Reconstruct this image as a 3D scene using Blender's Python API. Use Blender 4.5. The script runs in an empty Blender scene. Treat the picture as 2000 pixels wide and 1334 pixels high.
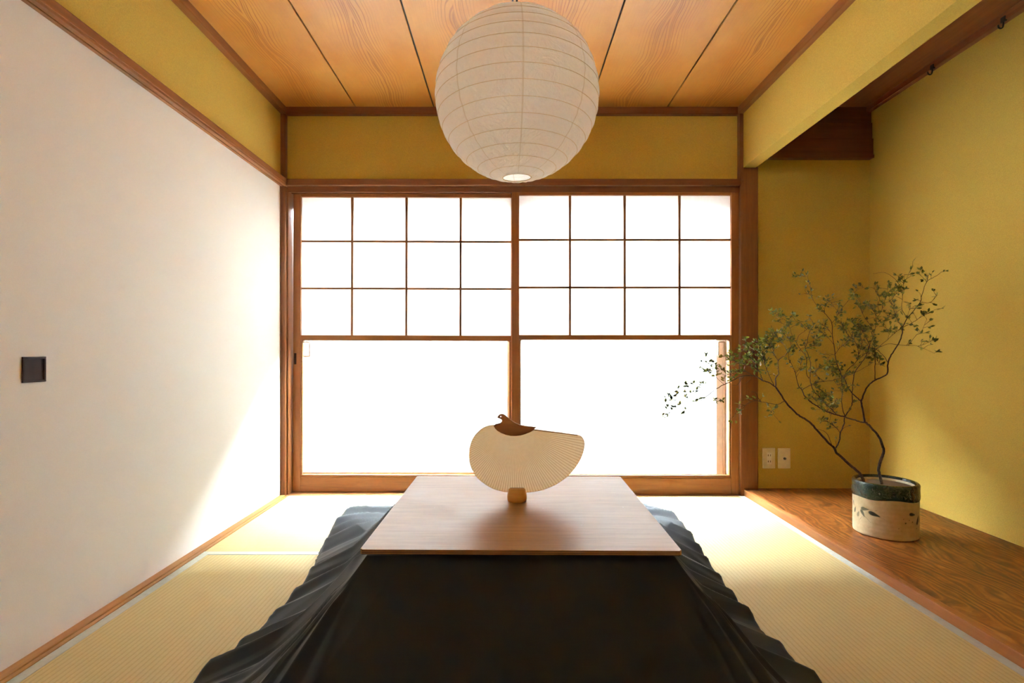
import bpy, bmesh, math, random
from mathutils import Vector, noise, Matrix

# ------------------------------------------------------------------ camera, sky, exposure
SC = bpy.context.scene
COL = SC.collection
FPX = 1030.0                      # focal length in pixels of the 2000 px wide frame
VPX, VPY, EYE = 994.0, 684.0, 0.83

cam_data = bpy.data.cameras.new('camera')
cam_data.sensor_width = 36.0
cam_data.lens = FPX / 2000.0 * 36.0
cam_data.shift_x = (1000.0 - VPX) / 2000.0
cam_data.shift_y = (VPY - 667.0) / 2000.0
cam_data.clip_start = 0.02
cam = bpy.data.objects.new('camera', cam_data)
COL.objects.link(cam)
cam.location = (0.0, 0.0, EYE)
cam.rotation_euler = (math.pi / 2, 0.0, 0.0)
SC.camera = cam

SKY_COL = (0.89, 1.0, 1.06)
SKY_STRENGTH = 100.0
NW_Z0, NW_Z1, NW_LEN = 0.7, 2.2, 0.55
FRONT_X = 1.336      # NW: side window openings of the added fill-light room
world = bpy.data.worlds.new('overcast_sky')
SC.world = world
world.use_nodes = True
bgn = world.node_tree.nodes.get('Background')
bgn.inputs[0].default_value = (*SKY_COL, 1.0)
bgn.inputs[1].default_value = SKY_STRENGTH

SC.view_settings.view_transform = 'Standard'
SC.view_settings.look = 'None'
SC.view_settings.gamma = 1.0
SC.view_settings.use_curve_mapping = False
SC.view_settings.exposure = 1.08
try:
    SC.cycles.max_bounces = 14
    SC.cycles.diffuse_bounces = 8
    SC.cycles.glossy_bounces = 4
    SC.cycles.transmission_bounces = 8
    SC.cycles.transparent_max_bounces = 16
    SC.cycles.caustics_reflective = False
    SC.cycles.caustics_refractive = False
    SC.cycles.sample_clamp_indirect = 12.0
except Exception:
    pass

# ------------------------------------------------------------------ node helpers
class NT:
    def __init__(s, name):
        s.m = bpy.data.materials.new(name)
        s.m.use_nodes = True
        s.t = s.m.node_tree
        s.t.nodes.clear()
        s.out = s.t.nodes.new('ShaderNodeOutputMaterial')

    def n(s, typ, **kw):
        nd = s.t.nodes.new(typ)
        for k, v in kw.items():
            setattr(nd, k, v)
        return nd

    def link(s, a, b):
        s.t.links.new(a, b)

    def put(s, sock, v):
        if hasattr(v, 'is_output'):
            s.link(v, sock)
        elif isinstance(v, (tuple, list)):
            if len(v) == 3 and sock.type == 'RGBA':
                v = (*v, 1.0)
            sock.default_value = v
        else:
            sock.default_value = v

    def math(s, op, a, b=0.0, c=0.0):
        nd = s.n('ShaderNodeMath', operation=op)
        s.put(nd.inputs[0], a)
        s.put(nd.inputs[1], b)
        s.put(nd.inputs[2], c)
        return nd.outputs[0]

    def pos(s):
        return s.n('ShaderNodeNewGeometry').outputs['Position']

    def objc(s):
        return s.n('ShaderNodeTexCoord').outputs['Object']

    def xyz(s, v):
        nd = s.n('ShaderNodeSeparateXYZ')
        s.link(v, nd.inputs[0])
        return nd.outputs[0], nd.outputs[1], nd.outputs[2]

    def comb(s, x, y, z):
        nd = s.n('ShaderNodeCombineXYZ')
        s.put(nd.inputs[0], x); s.put(nd.inputs[1], y); s.put(nd.inputs[2], z)
        return nd.outputs[0]

    def noise(s, v, scale, detail=3.0, rough=0.5, dist=0.0):
        nd = s.n('ShaderNodeTexNoise')
        s.link(v, nd.inputs['Vector'])
        nd.inputs['Scale'].default_value = scale
        nd.inputs['Detail'].default_value = detail
        nd.inputs['Roughness'].default_value = rough
        nd.inputs['Distortion'].default_value = dist
        return nd.outputs['Fac']

    def mapr(s, v, a, b, c, d, smooth=False):
        nd = s.n('ShaderNodeMapRange')
        if smooth:
            nd.interpolation_type = 'SMOOTHSTEP'
        s.put(nd.inputs[0], v)
        for i, q in enumerate((a, b, c, d)):
            s.put(nd.inputs[i + 1], q)
        return nd.outputs[0]

    def mix(s, f, a, b):
        nd = s.n('ShaderNodeMix', data_type='RGBA')
        s.put(nd.inputs[0], f)
        s.put(nd.inputs[6], a)
        s.put(nd.inputs[7], b)
        return nd.outputs[2]

    def ramp(s, f, stops):
        nd = s.n('ShaderNodeValToRGB')
        s.put(nd.inputs[0], f)
        e = nd.color_ramp.elements
        while len(e) < len(stops):
            e.new(0.5)
        for i, (p, c) in enumerate(stops):
            e[i].position = p
            e[i].color = (*c, 1.0)
        return nd.outputs[0]

    def bump(s, h, strength=0.2, dist=0.01):
        nd = s.n('ShaderNodeBump')
        nd.inputs['Strength'].default_value = strength
        nd.inputs['Distance'].default_value = dist
        s.put(nd.inputs['Height'], h)
        return nd.outputs[0]

    def bsdf(s, color, rough=0.6, spec=0.4, normal=None, sheen=0.0, coat=0.0, metal=0.0):
        nd = s.n('ShaderNodeBsdfPrincipled')
        s.put(nd.inputs['Base Color'], color)
        s.put(nd.inputs['Roughness'], rough)
        s.put(nd.inputs['Specular IOR Level'], spec)
        nd.inputs['Metallic'].default_value = metal
        if sheen:
            nd.inputs['Sheen Weight'].default_value = sheen
            nd.inputs['Sheen Roughness'].default_value = 0.5
        if coat:
            nd.inputs['Coat Weight'].default_value = coat
            nd.inputs['Coat Roughness'].default_value = 0.12
        if normal is not None:
            s.link(normal, nd.inputs['Normal'])
        return nd.outputs[0]

    def done(s, shader):
        s.link(shader, s.out.inputs['Surface'])
        return s.m


def wood(name, light, dark, axis='Y', freq=55.0, rough=0.45, spec=0.4, contrast=1.0, coat=0.0):
    """Straight-grained timber; axis is the direction of the grain."""
    t = NT(name)
    x, y, z = t.xyz(t.pos())
    k = {'X': (0.05, 1, 1), 'Y': (1, 0.05, 1), 'Z': (1, 1, 0.05)}[axis]
    v = t.comb(t.math('MULTIPLY', x, k[0]), t.math('MULTIPLY', y, k[1]), t.math('MULTIPLY', z, k[2]))
    g = t.noise(v, freq, 4.0, 0.6, 0.4)
    g2 = t.noise(v, freq * 6, 2.0, 0.5)
    big = t.noise(v, freq * 0.12, 2.0, 0.5)
    f = t.math('ADD', t.math('MULTIPLY', g, 0.7), t.math('ADD', t.math('MULTIPLY', g2, 0.2), t.math('MULTIPLY', big, 0.25)))
    f = t.mapr(f, 0.57 - 0.22 / contrast, 0.57 + 0.22 / contrast, 0.0, 1.0)
    c = t.mix(f, dark, light)
    return t.done(t.bsdf(c, rough, spec, t.bump(g2, 0.08, 0.002), coat=coat))


def plain(name, col, rough=0.5, spec=0.4, metal=0.0):
    t = NT(name)
    n = t.noise(t.pos(), 60.0, 2.0)
    c = t.mix(t.mapr(n, 0.3, 0.7, 0.0, 1.0), tuple(q * 0.94 for q in col), tuple(min(1, q * 1.04) for q in col))
    return t.done(t.bsdf(c, rough, spec, metal=metal))


M = {}

# plaster of the room walls: sandy olive-ochre
def plaster(name, col):
    t = NT(name)
    p = t.pos()
    n1 = t.noise(p, 260.0, 3.0, 0.6)
    n2 = t.noise(p, 2.2, 3.0, 0.5)
    c = t.mix(t.mapr(n1, 0.3, 0.7, 0.0, 1.0), tuple(q * 0.86 for q in col), tuple(q * 1.1 for q in col))
    c = t.mix(t.mapr(n2, 0.3, 0.7, 0.0, 0.25), c, tuple(q * 0.85 for q in col))
    return t.done(t.bsdf(c, 0.9, 0.15, t.bump(n1, 0.25, 0.003)))

M['plaster'] = plaster('ochre_plaster', (0.545, 0.388, 0.078))
M['post'] = wood('cedar_post', (0.23, 0.083, 0.018), (0.12, 0.036, 0.009), 'Z', 60, 0.45)
M['trim_x'] = wood('cedar_trim_across', (0.19, 0.062, 0.014), (0.11, 0.032, 0.008), 'X', 60, 0.45)
M['trim_y'] = wood('cedar_trim_along', (0.25, 0.09, 0.017), (0.14, 0.043, 0.009), 'Y', 40, 0.42)
M['shoji_z'] = wood('shoji_timber_upright', (0.34, 0.135, 0.033), (0.21, 0.070, 0.017), 'Z', 70, 0.42)
M['shoji_x'] = wood('shoji_timber_across', (0.34, 0.135, 0.033), (0.21, 0.070, 0.017), 'X', 70, 0.42)
M['sill_y'] = wood('floor_sill_timber', (0.40, 0.19, 0.05), (0.25, 0.095, 0.022), 'Y', 60, 0.5)
M['sill_x'] = wood('floor_track_timber', (0.32, 0.14, 0.04), (0.20, 0.075, 0.02), 'X', 60, 0.5)
M['dark_x'] = wood('dark_alcove_boards', (0.19, 0.065, 0.02), (0.12, 0.038, 0.012), 'X', 50, 0.55)
M['dark_y'] = wood('dark_alcove_ceiling', (0.24, 0.085, 0.026), (0.14, 0.045, 0.015), 'Y', 50, 0.5)
M['edge_y'] = wood('alcove_edge_timber', (0.38, 0.155, 0.045), (0.26, 0.09, 0.024), 'Y', 50, 0.4)

# ceiling boards with cathedral grain, boards 0.445 m wide
def ceiling_boards():
    t = NT('cedar_ceiling_boards')
    x, y, z = t.xyz(t.pos())
    W = 0.445
    q = t.math('DIVIDE', t.math('ADD', x, 1.32), W)
    idx = t.math('FLOOR', q)
    u = t.math('SUBTRACT', t.math('FRACT', q), 0.5)          # -0.5 .. 0.5 across one board
    yy = t.math('ADD', y, t.math('MULTIPLY', idx, 3.71))
    low = t.noise(t.comb(t.math('MULTIPLY', idx, 5.3), yy, 0.0), 1.6, 2.0, 0.5)
    low2 = t.noise(t.comb(t.math('MULTIPLY', u, 1.2), t.math('MULTIPLY', yy, 0.8), idx), 2.6, 2.0, 0.5)
    uc = t.math('ADD', u, t.math('MULTIPLY', t.math('SUBTRACT', low, 0.5), 0.30))
    # distance from a wandering heart line, closing into pointed arches along the board
    arch = t.math('MULTIPLY', t.math('ABSOLUTE', t.math('SUBTRACT', t.math('FRACT', t.math('MULTIPLY', yy, 0.62)), 0.5)), 0.16)
    d = t.math('SUBTRACT', t.math('ABSOLUTE', uc), arch)
    d = t.math('ADD', d, t.math('MULTIPLY', t.math('SUBTRACT', low2, 0.5), 0.16))
    ring = t.math('SINE', t.math('MULTIPLY', d, 190.0))
    ringw = t.math('SINE', t.math('MULTIPLY', d, 66.0))
    # rings are crisp near the heart and fade to plain timber at the board edges
    au = t.math('ABSOLUTE', uc)
    near = t.mapr(au, 0.04, 0.30, 1.0, 0.0, True)
    line = t.math('MULTIPLY', t.mapr(ring, 0.45, 1.0, 0.0, 1.0), near)
    heart = t.math('MULTIPLY', t.mapr(ringw, 0.86, 1.0, 0.0, 1.0), t.mapr(au, 0.0, 0.13, 1.0, 0.0, True))
    fine = t.noise(t.comb(t.math('MULTIPLY', x, 1.0), t.math('MULTIPLY', y, 0.03), 0.0), 260.0, 2.0, 0.5)
    blot = t.noise(t.comb(x, t.math('MULTIPLY', y, 0.6), idx), 5.0, 3.0, 0.55)
    c = t.mix(t.mapr(blot, 0.32, 0.68, 0.0, 1.0), (0.41, 0.160, 0.021), (0.51, 0.240, 0.045))
    c = t.mix(t.mapr(fine, 0.3, 0.7, 0.0, 0.22), c, (0.34, 0.12, 0.02))
    c = t.mix(t.math('MULTIPLY', line, 0.85), c, (0.27, 0.082, 0.013))
    c = t.mix(t.math('MULTIPLY', heart, 0.7), c, (0.20, 0.052, 0.009))
    rough = t.mapr(blot, 0.3, 0.7, 0.33, 0.44)
    return t.done(t.bsdf(c, rough, 0.45, t.bump(fine, 0.05, 0.002)))

M['ceiling'] = ceiling_boards()

# figured alcove floor board
def figured():
    t = NT('figured_zelkova_board')
    x, y, z = t.xyz(t.pos())
    w = t.comb(x, t.math('MULTIPLY', y, 0.38), 0.0)
    warp = t.noise(w, 3.2, 3.0, 0.55)
    warp2 = t.noise(w, 14.0, 2.0, 0.5)
    xx = t.math('ADD', x, t.math('ADD', t.math('MULTIPLY', t.math('SUBTRACT', warp, 0.5), 0.42), t.math('MULTIPLY', t.math('SUBTRACT', warp2, 0.5), 0.05)))
    ring = t.math('SINE', t.math('MULTIPLY', xx, 210.0))
    fine = t.noise(t.comb(xx, t.math('MULTIPLY', y, 0.10), 0.0), 120.0, 3.0, 0.6)
    blot = t.noise(w, 6.0, 4.0, 0.6, 0.5)
    fleck = t.noise(t.comb(xx, t.math('MULTIPLY', y, 0.35), 1.0), 46.0, 3.0, 0.6)
    f = t.math('ADD', t.math('MULTIPLY', ring, 0.07), t.math('ADD', t.math('MULTIPLY', fine, 0.35), t.math('ADD', t.math('MULTIPLY', fleck, 0.35), t.math('MULTIPLY', blot, 0.45))))
    c = t.ramp(t.mapr(f, 0.44, 0.76, 0.0, 1.0), [(0.0, (0.075, 0.017, 0.003)), (0.5, (0.24, 0.076, 0.012)), (1.0, (0.43, 0.185, 0.035))])
    return t.done(t.bsdf(c, t.mapr(blot, 0.3, 0.7, 0.30, 0.38), 0.5, t.bump(fine, 0.04, 0.002)))

M['figured'] = figured()

# tatami: ribs along one direction with rush threads across
def tatami(name, along):
    t = NT(name)
    x, y, z = t.xyz(t.pos())
    a, b = (x, y) if along == 'Y' else (y, x)
    wob = t.noise(t.pos(), 9.0, 2.0)
    aa = t.math('ADD', a, t.math('MULTIPLY', wob, 0.002))
    rib = t.math('SINE', t.math('MULTIPLY', aa, 2 * math.pi / 0.0155))
    thr = t.noise(t.comb(t.math('MULTIPLY', a, 6.0) if along == 'Y' else t.math('MULTIPLY', x, 900.0),
                         t.math('MULTIPLY', y, 900.0) if along == 'Y' else t.math('MULTIPLY', y, 6.0), 0.0), 1.0, 2.0, 0.7)
    big = t.noise(t.pos(), 3.0, 3.0, 0.6)
    spk = t.noise(t.pos(), 170.0, 2.0, 0.6)
    f = t.math('ADD', t.math('MULTIPLY', t.mapr(rib, -1.0, -0.1, 0.0, 1.0, True), 0.26),
               t.math('ADD', t.math('MULTIPLY', thr, 0.35), t.math('ADD', t.math('MULTIPLY', big, 0.15), t.math('MULTIPLY', spk, 0.3))))
    c = t.ramp(t.mapr(f, 0.15, 1.0, 0.0, 1.0), [(0.0, (0.41, 0.30, 0.11)), (0.5, (0.54, 0.42, 0.18)), (1.0, (0.64, 0.52, 0.265))])
    h = t.math('ADD', rib, t.math('MULTIPLY', thr, 0.5))
    return t.done(t.bsdf(c, 0.62, 0.3, t.bump(h, 0.12, 0.0012)))

M['tatami_y'] = tatami('rush_matting_lengthwise', 'Y')
M['tatami_x'] = tatami('rush_matting_crosswise', 'X')
M['heri'] = plain('pale_grey_green_border_cloth', (0.52, 0.54, 0.47), 0.85, 0.1)

# sliding-door paper with pale fibres
def fusuma_paper():
    t = NT('fibre_flecked_door_paper')
    x, y, z = t.xyz(t.pos())
    f1 = t.noise(t.comb(x, t.math('MULTIPLY', y, 1.0), t.math('MULTIPLY', z, 0.35)), 55.0, 2.0, 0.5, 1.4)
    f2 = t.noise(t.pos(), 420.0, 2.0)
    stain = t.noise(t.comb(x, t.math('MULTIPLY', y, 0.6), z), 4.5, 3.0, 0.6)
    c = t.mix(t.mapr(f2, 0.3, 0.7, 0.0, 1.0), (0.87, 0.85, 0.79), (0.91, 0.89, 0.84))
    c = t.mix(t.mapr(f1, 0.66, 0.74, 0.0, 0.5), c, (0.90, 0.88, 0.84))
    c = t.mix(t.mapr(stain, 0.68, 0.78, 0.0, 0.10), c, (0.52, 0.44, 0.33))
    return t.done(t.bsdf(c, 0.75, 0.25, t.bump(f2, 0.08, 0.002)))

M['fusuma'] = fusuma_paper()

def thin_paper(name, col, trans, fac, weave=True, scale=240.0):
    t = NT(name)
    x, y, z = t.xyz(t.objc())
    n = t.noise(t.objc(), 30.0, 4.0, 0.65, 0.6)
    w1 = t.noise(t.comb(x, y, t.math('MULTIPLY', z, 0.04)), scale, 2.0)
    w2 = t.noise(t.comb(t.math('MULTIPLY', x, 0.04), y, z), scale, 2.0)
    f = t.mapr(t.math('ADD', n, t.math('ADD', w1, w2)), 1.1, 1.9, 0.94, 1.04)
    d = t.n('ShaderNodeBsdfDiffuse'); t.put(d.inputs[0], t.mix(1.0, col, col))
    tr = t.n('ShaderNodeBsdfTranslucent')
    mul = t.n('ShaderNodeMix', data_type='RGBA', blend_type='MULTIPLY')
    mul.inputs[0].default_value = 1.0
    t.put(mul.inputs[6], trans)
    cc = t.n('ShaderNodeCombineColor')
    for i in range(3):
        t.link(f, cc.inputs[i])
    t.link(cc.outputs[0], mul.inputs[7])
    t.link(mul.outputs[2], tr.inputs[0])
    mx = t.n('ShaderNodeMixShader'); mx.inputs[0].default_value = fac
    t.link(d.outputs[0], mx.inputs[1]); t.link(tr.outputs[0], mx.inputs[2])
    return t.done(mx.outputs[0])

M['shoji_paper'] = thin_paper('shoji_paper', (0.80, 0.78, 0.74), (0.86, 0.845, 0.82), 0.8)

def glass():
    t = NT('clear_window_glass')
    tr = t.n('ShaderNodeBsdfTransparent'); tr.inputs[0].default_value = (0.97, 0.975, 0.98, 1)
    gl = t.n('ShaderNodeBsdfGlossy'); gl.inputs['Roughness'].default_value = 0.02
    fr = t.n('ShaderNodeFresnel'); fr.inputs[0].default_value = 1.45
    mx = t.n('ShaderNodeMixShader')
    t.link(t.math('MULTIPLY', fr.outputs[0], 0.3), mx.inputs[0])
    t.link(tr.outputs[0], mx.inputs[1]); t.link(gl.outputs[0], mx.inputs[2])
    return t.done(mx.outputs[0])

M['glass'] = glass()
M['alu'] = plain('silver_window_aluminium', (0.90, 0.90, 0.90), 0.45, 0.5)
M['latch'] = plain('beige_latch_plastic', (0.36, 0.31, 0.24), 0.5)
M['fence'] = plain('grey_white_corrugated_sheet', (0.125, 0.127, 0.130), 0.6, 0.03)
M['ground'] = plain('pale_concrete', (0.55, 0.54, 0.52), 0.9, 0.1)
M['render'] = plain('house_outer_render', (0.6, 0.58, 0.54), 0.9, 0.1)
M['black'] = plain('black_iron', (0.012, 0.012, 0.013), 0.45)
M['dark_pull'] = wood('dark_red_brown_pull', (0.050, 0.024, 0.018), (0.020, 0.010, 0.008), 'Z', 90, 0.6, 0.12)
M['plate'] = plain('cream_plastic', (0.72, 0.64, 0.46), 0.4)
M['insert'] = plain('white_plastic_insert', (0.80, 0.76, 0.66), 0.4)
M['hole'] = plain('brown_socket_hole', (0.05, 0.028, 0.012), 0.7)

# ------------------------------------------------------------------ mesh helpers
def bx(bm, x0, x1, y0, y1, z0, z1, bevel=0.0, mat=0):
    vs = [bm.verts.new((x, y, z)) for z in (z0, z1) for y in (y0, y1) for x in (x0, x1)]
    idx = [(0, 2, 3, 1), (4, 5, 7, 6), (0, 1, 5, 4), (1, 3, 7, 5), (3, 2, 6, 7), (2, 0, 4, 6)]
    fs = [bm.faces.new([vs[i] for i in f]) for f in idx]
    for f in fs:
        f.material_index = mat
    if bevel:
        es = list({e for f in fs for e in f.edges})
        bmesh.ops.bevel(bm, geom=es, offset=bevel, segments=2, affect='EDGES', profile=0.6)
    return fs


def box(x0, x1, y0, y1, z0, z1, bevel=0.0):
    bm = bmesh.new()
    bx(bm, x0, x1, y0, y1, z0, z1, bevel)
    return bm


def catmull(pts, n=6):
    out = []
    P = [Vector(p) for p in pts]
    for i in range(len(P) - 1):
        p0 = P[i - 1] if i else P[i] * 2 - P[i + 1]
        p1, p2 = P[i], P[i + 1]
        p3 = P[i + 2] if i + 2 < len(P) else P[i + 1] * 2 - P[i]
        for k in range(n):
            t = k / n
            out.append(0.5 * ((2 * p1) + (p2 - p0) * t + (2 * p0 - 5 * p1 + 4 * p2 - p3) * t * t
                              + (-p0 + 3 * p1 - 3 * p2 + p3) * t ** 3))
    out.append(P[-1])
    return out


def tube(bm, pts, rad, sides=8, closed=False, caps=True):
    """Sweep a circle; rad is a number or one radius per point."""
    P = [Vector(p) for p in pts]
    n = len(P)
    R = rad if isinstance(rad, (list, tuple)) else [rad] * n
    rings = []
    up = None
    for i in range(n):
        if closed:
            d = P[(i + 1) % n] - P[i - 1]
        else:
            d = P[min(i + 1, n - 1)] - P[max(i - 1, 0)]
        d = d.normalized() if d.length > 1e-9 else Vector((0, 0, 1))
        if up is None:
            up = Vector((0, 0, 1)) if abs(d.z) < 0.9 else Vector((1, 0, 0))
        a = d.cross(up)
        if a.length < 1e-6:
            a = d.cross(Vector((1, 0.3, 0.2)))
        a.normalize()
        b = a.cross(d).normalized()
        up = b
        rings.append([bm.verts.new(P[i] + (a * math.cos(q) + b * math.sin(q)) * R[i])
                      for q in (2 * math.pi * k / sides for k in range(sides))])
    for i in range(n if closed else n - 1):
        r0, r1 = rings[i], rings[(i + 1) % n]
        for k in range(sides):
            try:
                bm.faces.new((r0[k], r0[(k + 1) % sides], r1[(k + 1) % sides], r1[k]))
            except ValueError:
                pass
    if caps and not closed:
        bm.faces.new(rings[0][::-1])
        bm.faces.new(rings[-1])
    return rings


def prism(bm, outline, y0, y1):
    """Outline of (x, z) points given depth from y0 to y1."""
    a = [bm.verts.new((x, y0, z)) for x, z in outline]
    b = [bm.verts.new((x, y1, z)) for x, z in outline]
    bm.faces.new(a)
    bm.faces.new(b[::-1])
    n = len(a)
    for i in range(n):
        bm.faces.new((a[i], b[i], b[(i + 1) % n], a[(i + 1) % n]))


def lathe(bm, prof, seg=48, cx=0.0, cy=0.0):
    rings = []
    for r, z in prof:
        rings.append([bm.verts.new((cx + r * math.cos(2 * math.pi * k / seg), cy + r * math.sin(2 * math.pi * k / seg), z))
                      for k in range(seg)])
    for i in range(len(rings) - 1):
        for k in range(seg):
            bm.faces.new((rings[i][k], rings[i][(k + 1) % seg], rings[i + 1][(k + 1) % seg], rings[i + 1][k]))
    return rings


def finish(bm, name, mats, smooth=False):
    bmesh.ops.recalc_face_normals(bm, faces=bm.faces)
    me = bpy.data.meshes.new(name)
    bm.to_mesh(me)
    bm.free()
    for m in (mats if isinstance(mats, (list, tuple)) else [mats]):
        me.materials.append(m)
    if smooth:
        for p in me.polygons:
            p.use_smooth = True
    return me


def obj(name, bm, mats, parent=None, smooth=False, kind=None, label=None):
    """Link one mesh, built in world coordinates, under its thing or at top level."""
    me = finish(bm, name, mats, smooth)
    if parent is not None:
        off = Vector((0, 0, 0))
        p = parent
        while p is not None:
            off += p.location
            p = p.parent
        me.transform(Matrix.Translation(-off))
        loc = (0, 0, 0)
    else:
        lo = Vector((min(v.co.x for v in me.vertices), min(v.co.y for v in me.vertices), min(v.co.z for v in me.vertices)))
        hi = Vector((max(v.co.x for v in me.vertices), max(v.co.y for v in me.vertices), max(v.co.z for v in me.vertices)))
        loc = Vector(((lo.x + hi.x) / 2, (lo.y + hi.y) / 2, lo.z))
        me.transform(Matrix.Translation(-loc))
    o = bpy.data.objects.new(name, me)
    COL.objects.link(o)
    o.location = loc
    if parent is not None:
        o.parent = parent
    if kind:
        o['kind'] = kind
    if label:
        o['label'] = label
    return o


def thing(name, label, cat, loc, group=None, kind=None):
    o = bpy.data.objects.new(name, None)
    COL.objects.link(o)
    o.location = loc
    o.empty_display_size = 0.05
    if label:
        o['label'] = label
    if cat:
        o['category'] = cat
    if group:
        o['group'] = group
    if kind:
        o['kind'] = kind
    return o


def tag(o, label, cat, group=None):
    o['label'] = label
    o['category'] = cat
    if group:
        o['group'] = group
    return o


def struct(name, bm, mats, label, cat, smooth=False):
    o = obj(name, bm, mats, None, smooth, 'structure')
    o['label'] = label
    o['category'] = cat
    return o


def at(px, py, Y):
    """Point of the room that lies at distance Y in front of the camera."""
    return Vector(((px - VPX) * Y / FPX, Y, EYE + (VPY - py) * Y / FPX))


# ------------------------------------------------------------------ the room
XL, XR, XT, YB, YN = -1.305, 1.336, 2.08, 3.04, -2.2   # left wall, beam face, alcove wall, window wall, near end
ZC = 2.218

struct('floor', box(XL - 0.1, XT + 0.1, YN, YB + 0.2, -0.12, -0.0555), M['sill_x'], 'timber floor under the straw mats', 'floor')

# ceiling boards
bm = bmesh.new()
for k in range(6):
    x0 = -1.32 + 0.445 * k
    bx(bm, max(x0 + 0.004, XL - 0.02), min(x0 + 0.441, XR + 0.04), YN, YB + 0.02, ZC, ZC + 0.012, 0.0015)
bx(bm, XL - 0.1, XR + 0.06, YN, YB + 0.1, ZC + 0.013, ZC + 0.06, 0, 1)
struct('ceiling', bm, [M['ceiling'], M['black']], 'orange cedar board ceiling with dark joints', 'ceiling')

# left wall: plaster band above the sliding door
struct('wall_left', box(XL - 0.08, XL, YN, YB + 0.1, 1.766, ZC + 0.02), M['plaster'], 'ochre plaster band above the white sliding door', 'wall')
# window wall above the screens
struct('wall_back', box(XL - 0.08, XR + 0.05, YB, YB + 0.12, 1.78, ZC + 0.04), M['plaster'], 'ochre plaster above the paper screens', 'wall')
# alcove back wall and alcove side wall
struct('wall_alcove', box(1.41, XT + 0.02, YB, YB + 0.12, -0.1, 2.3), M['plaster'], 'shaded ochre wall at the back of the alcove', 'wall')
struct('wall_right', box(XT, XT + 0.1, YN, YB + 0.12, -0.1, 2.3), M['plaster'], 'ochre side wall of the alcove behind the plant', 'wall')
# hanging wall over the alcove opening
struct('wall_hanging', box(XR, XR + 0.073, YN, YB - 0.03, 1.872, ZC + 0.04), M['plaster'], 'hanging ochre wall above the alcove opening', 'wall')
# alcove ceiling and its rail, board strip across the back
bm = bmesh.new()
bx(bm, XR + 0.06, XT + 0.02, YN, YB + 0.02, 2.228, 2.26)
struct('ceiling_alcove', bm, M['dark_y'], 'dark brown board ceiling of the alcove', 'ceiling')
struct('trim_1', box(XT - 0.03, XT, YN, YB, 2.196, 2.229, 0.003), M['dark_y'], 'dark rail along the top of the alcove side wall', 'trim')
bm = bmesh.new()
for k in range(3):
    bx(bm, XR + 0.075, XT - 0.002, YB - 0.034 + 0.009 * k, YB, 1.945 + 0.0945 * k, 1.945 + 0.0945 * k + 0.091, 0.002)
bx(bm, XR + 0.075, XT - 0.002, YB - 0.042, YB, 1.925, 1.944, 0.002)
struct('trim_2', bm, M['dark_x'], 'three dark horizontal boards at the top of the alcove', 'trim')

# ceiling cornice strips
struct('trim_3', box(XL, XL + 0.034, YN, YB, 2.180, ZC + 0.001, 0.003), M['trim_y'], 'red-brown cornice over the left wall', 'trim')
struct('trim_4', box(XL + 0.034, XR - 0.03, YB - 0.034, YB, 2.178, ZC + 0.001, 0.003), M['trim_x'], 'red-brown cornice over the window wall', 'trim')
struct('trim_5', box(XR - 0.03, XR + 0.002, YN, YB, 2.178, ZC + 0.001, 0.003), M['trim_y'], 'red-brown cornice along the hanging wall', 'trim')
# rails at door height
bm = bmesh.new()
bx(bm, XL - 0.02, XL + 0.04, YN, YB - 0.001, 1.775, 1.806, 0.003)
bx(bm, XL - 0.02, XL + 0.014, YN, YB - 0.001, 1.766, 1.776)
bx(bm, XL + 0.019, XL + 0.038, YN, YB - 0.001, 1.766, 1.776, 0.002)
struct('trim_6', bm, M['trim_y'], 'grooved brown rail above the white sliding door', 'trim')
struct('trim_7', box(XL + 0.03, XR - 0.012, YB - 0.04, YB + 0.01, 1.770, 1.806, 0.003), M['trim_x'], 'brown rail above the paper screens', 'trim')
# grooved head piece in which the screens slide
bm = bmesh.new()
bx(bm, XL + 0.02, XR, YB - 0.012, YB + 0.10, 1.752, 1.772)
bx(bm, XL + 0.02, XR, YB - 0.012, YB - 0.004, 1.738, 1.753, 0.001)
bx(bm, XL + 0.02, XR, YB + 0.030, YB + 0.038, 1.742, 1.753, 0.001)
bx(bm, XL + 0.02, XR, YB + 0.076, YB + 0.10, 1.742, 1.753, 0.001)
struct('trim_8', bm, M['trim_x'], 'dark grooved head track of the paper screens', 'trim')
# posts
bm = bmesh.new()
bx(bm, XL - 0.08, -1.277, YB - 0.028, YB + 0.12, -0.06, ZC, 0.003)
bx(bm, XL, -1.266, YB - 0.012, YB + 0.12, 0.0, 1.77, 0.003)
struct('trim_9', bm, M['post'], 'dark brown corner post left of the screens', 'post')
bm = bmesh.new()
bx(bm, 1.322, 1.424, YB - 0.03, YB + 0.12, -0.06, 1.874, 0.005)
bx(bm, 1.316, 1.3375, YB - 0.036, YB + 0.05, 1.80, ZC, 0.002)
bx(bm, 1.36, 1.424, YB - 0.02, YB + 0.12, 1.87, 2.25)
struct('trim_10', bm, M['post'], 'wide brown alcove post right of the screens', 'post')
# floor track at the window and sill along the left door
bm = bmesh.new()
bx(bm, XL, 1.325, YB - 0.035, YB + 0.19, -0.055, 0.001, 0.002)
struct('trim_11', bm, M['sill_x'], 'brown floor track under the paper screens', 'sill')
bm = bmesh.new()
bx(bm, XL - 0.03, XL + 0.03, YN, YB - 0.03, -0.055, 0.004, 0.002)
bx(bm, XL + 0.034, XL + 0.048, YN, YB - 0.03, -0.055, 0.002, 0.001)
struct('trim_12', bm, M['sill_y'], 'brown floor sill along the white sliding door', 'sill')

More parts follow.
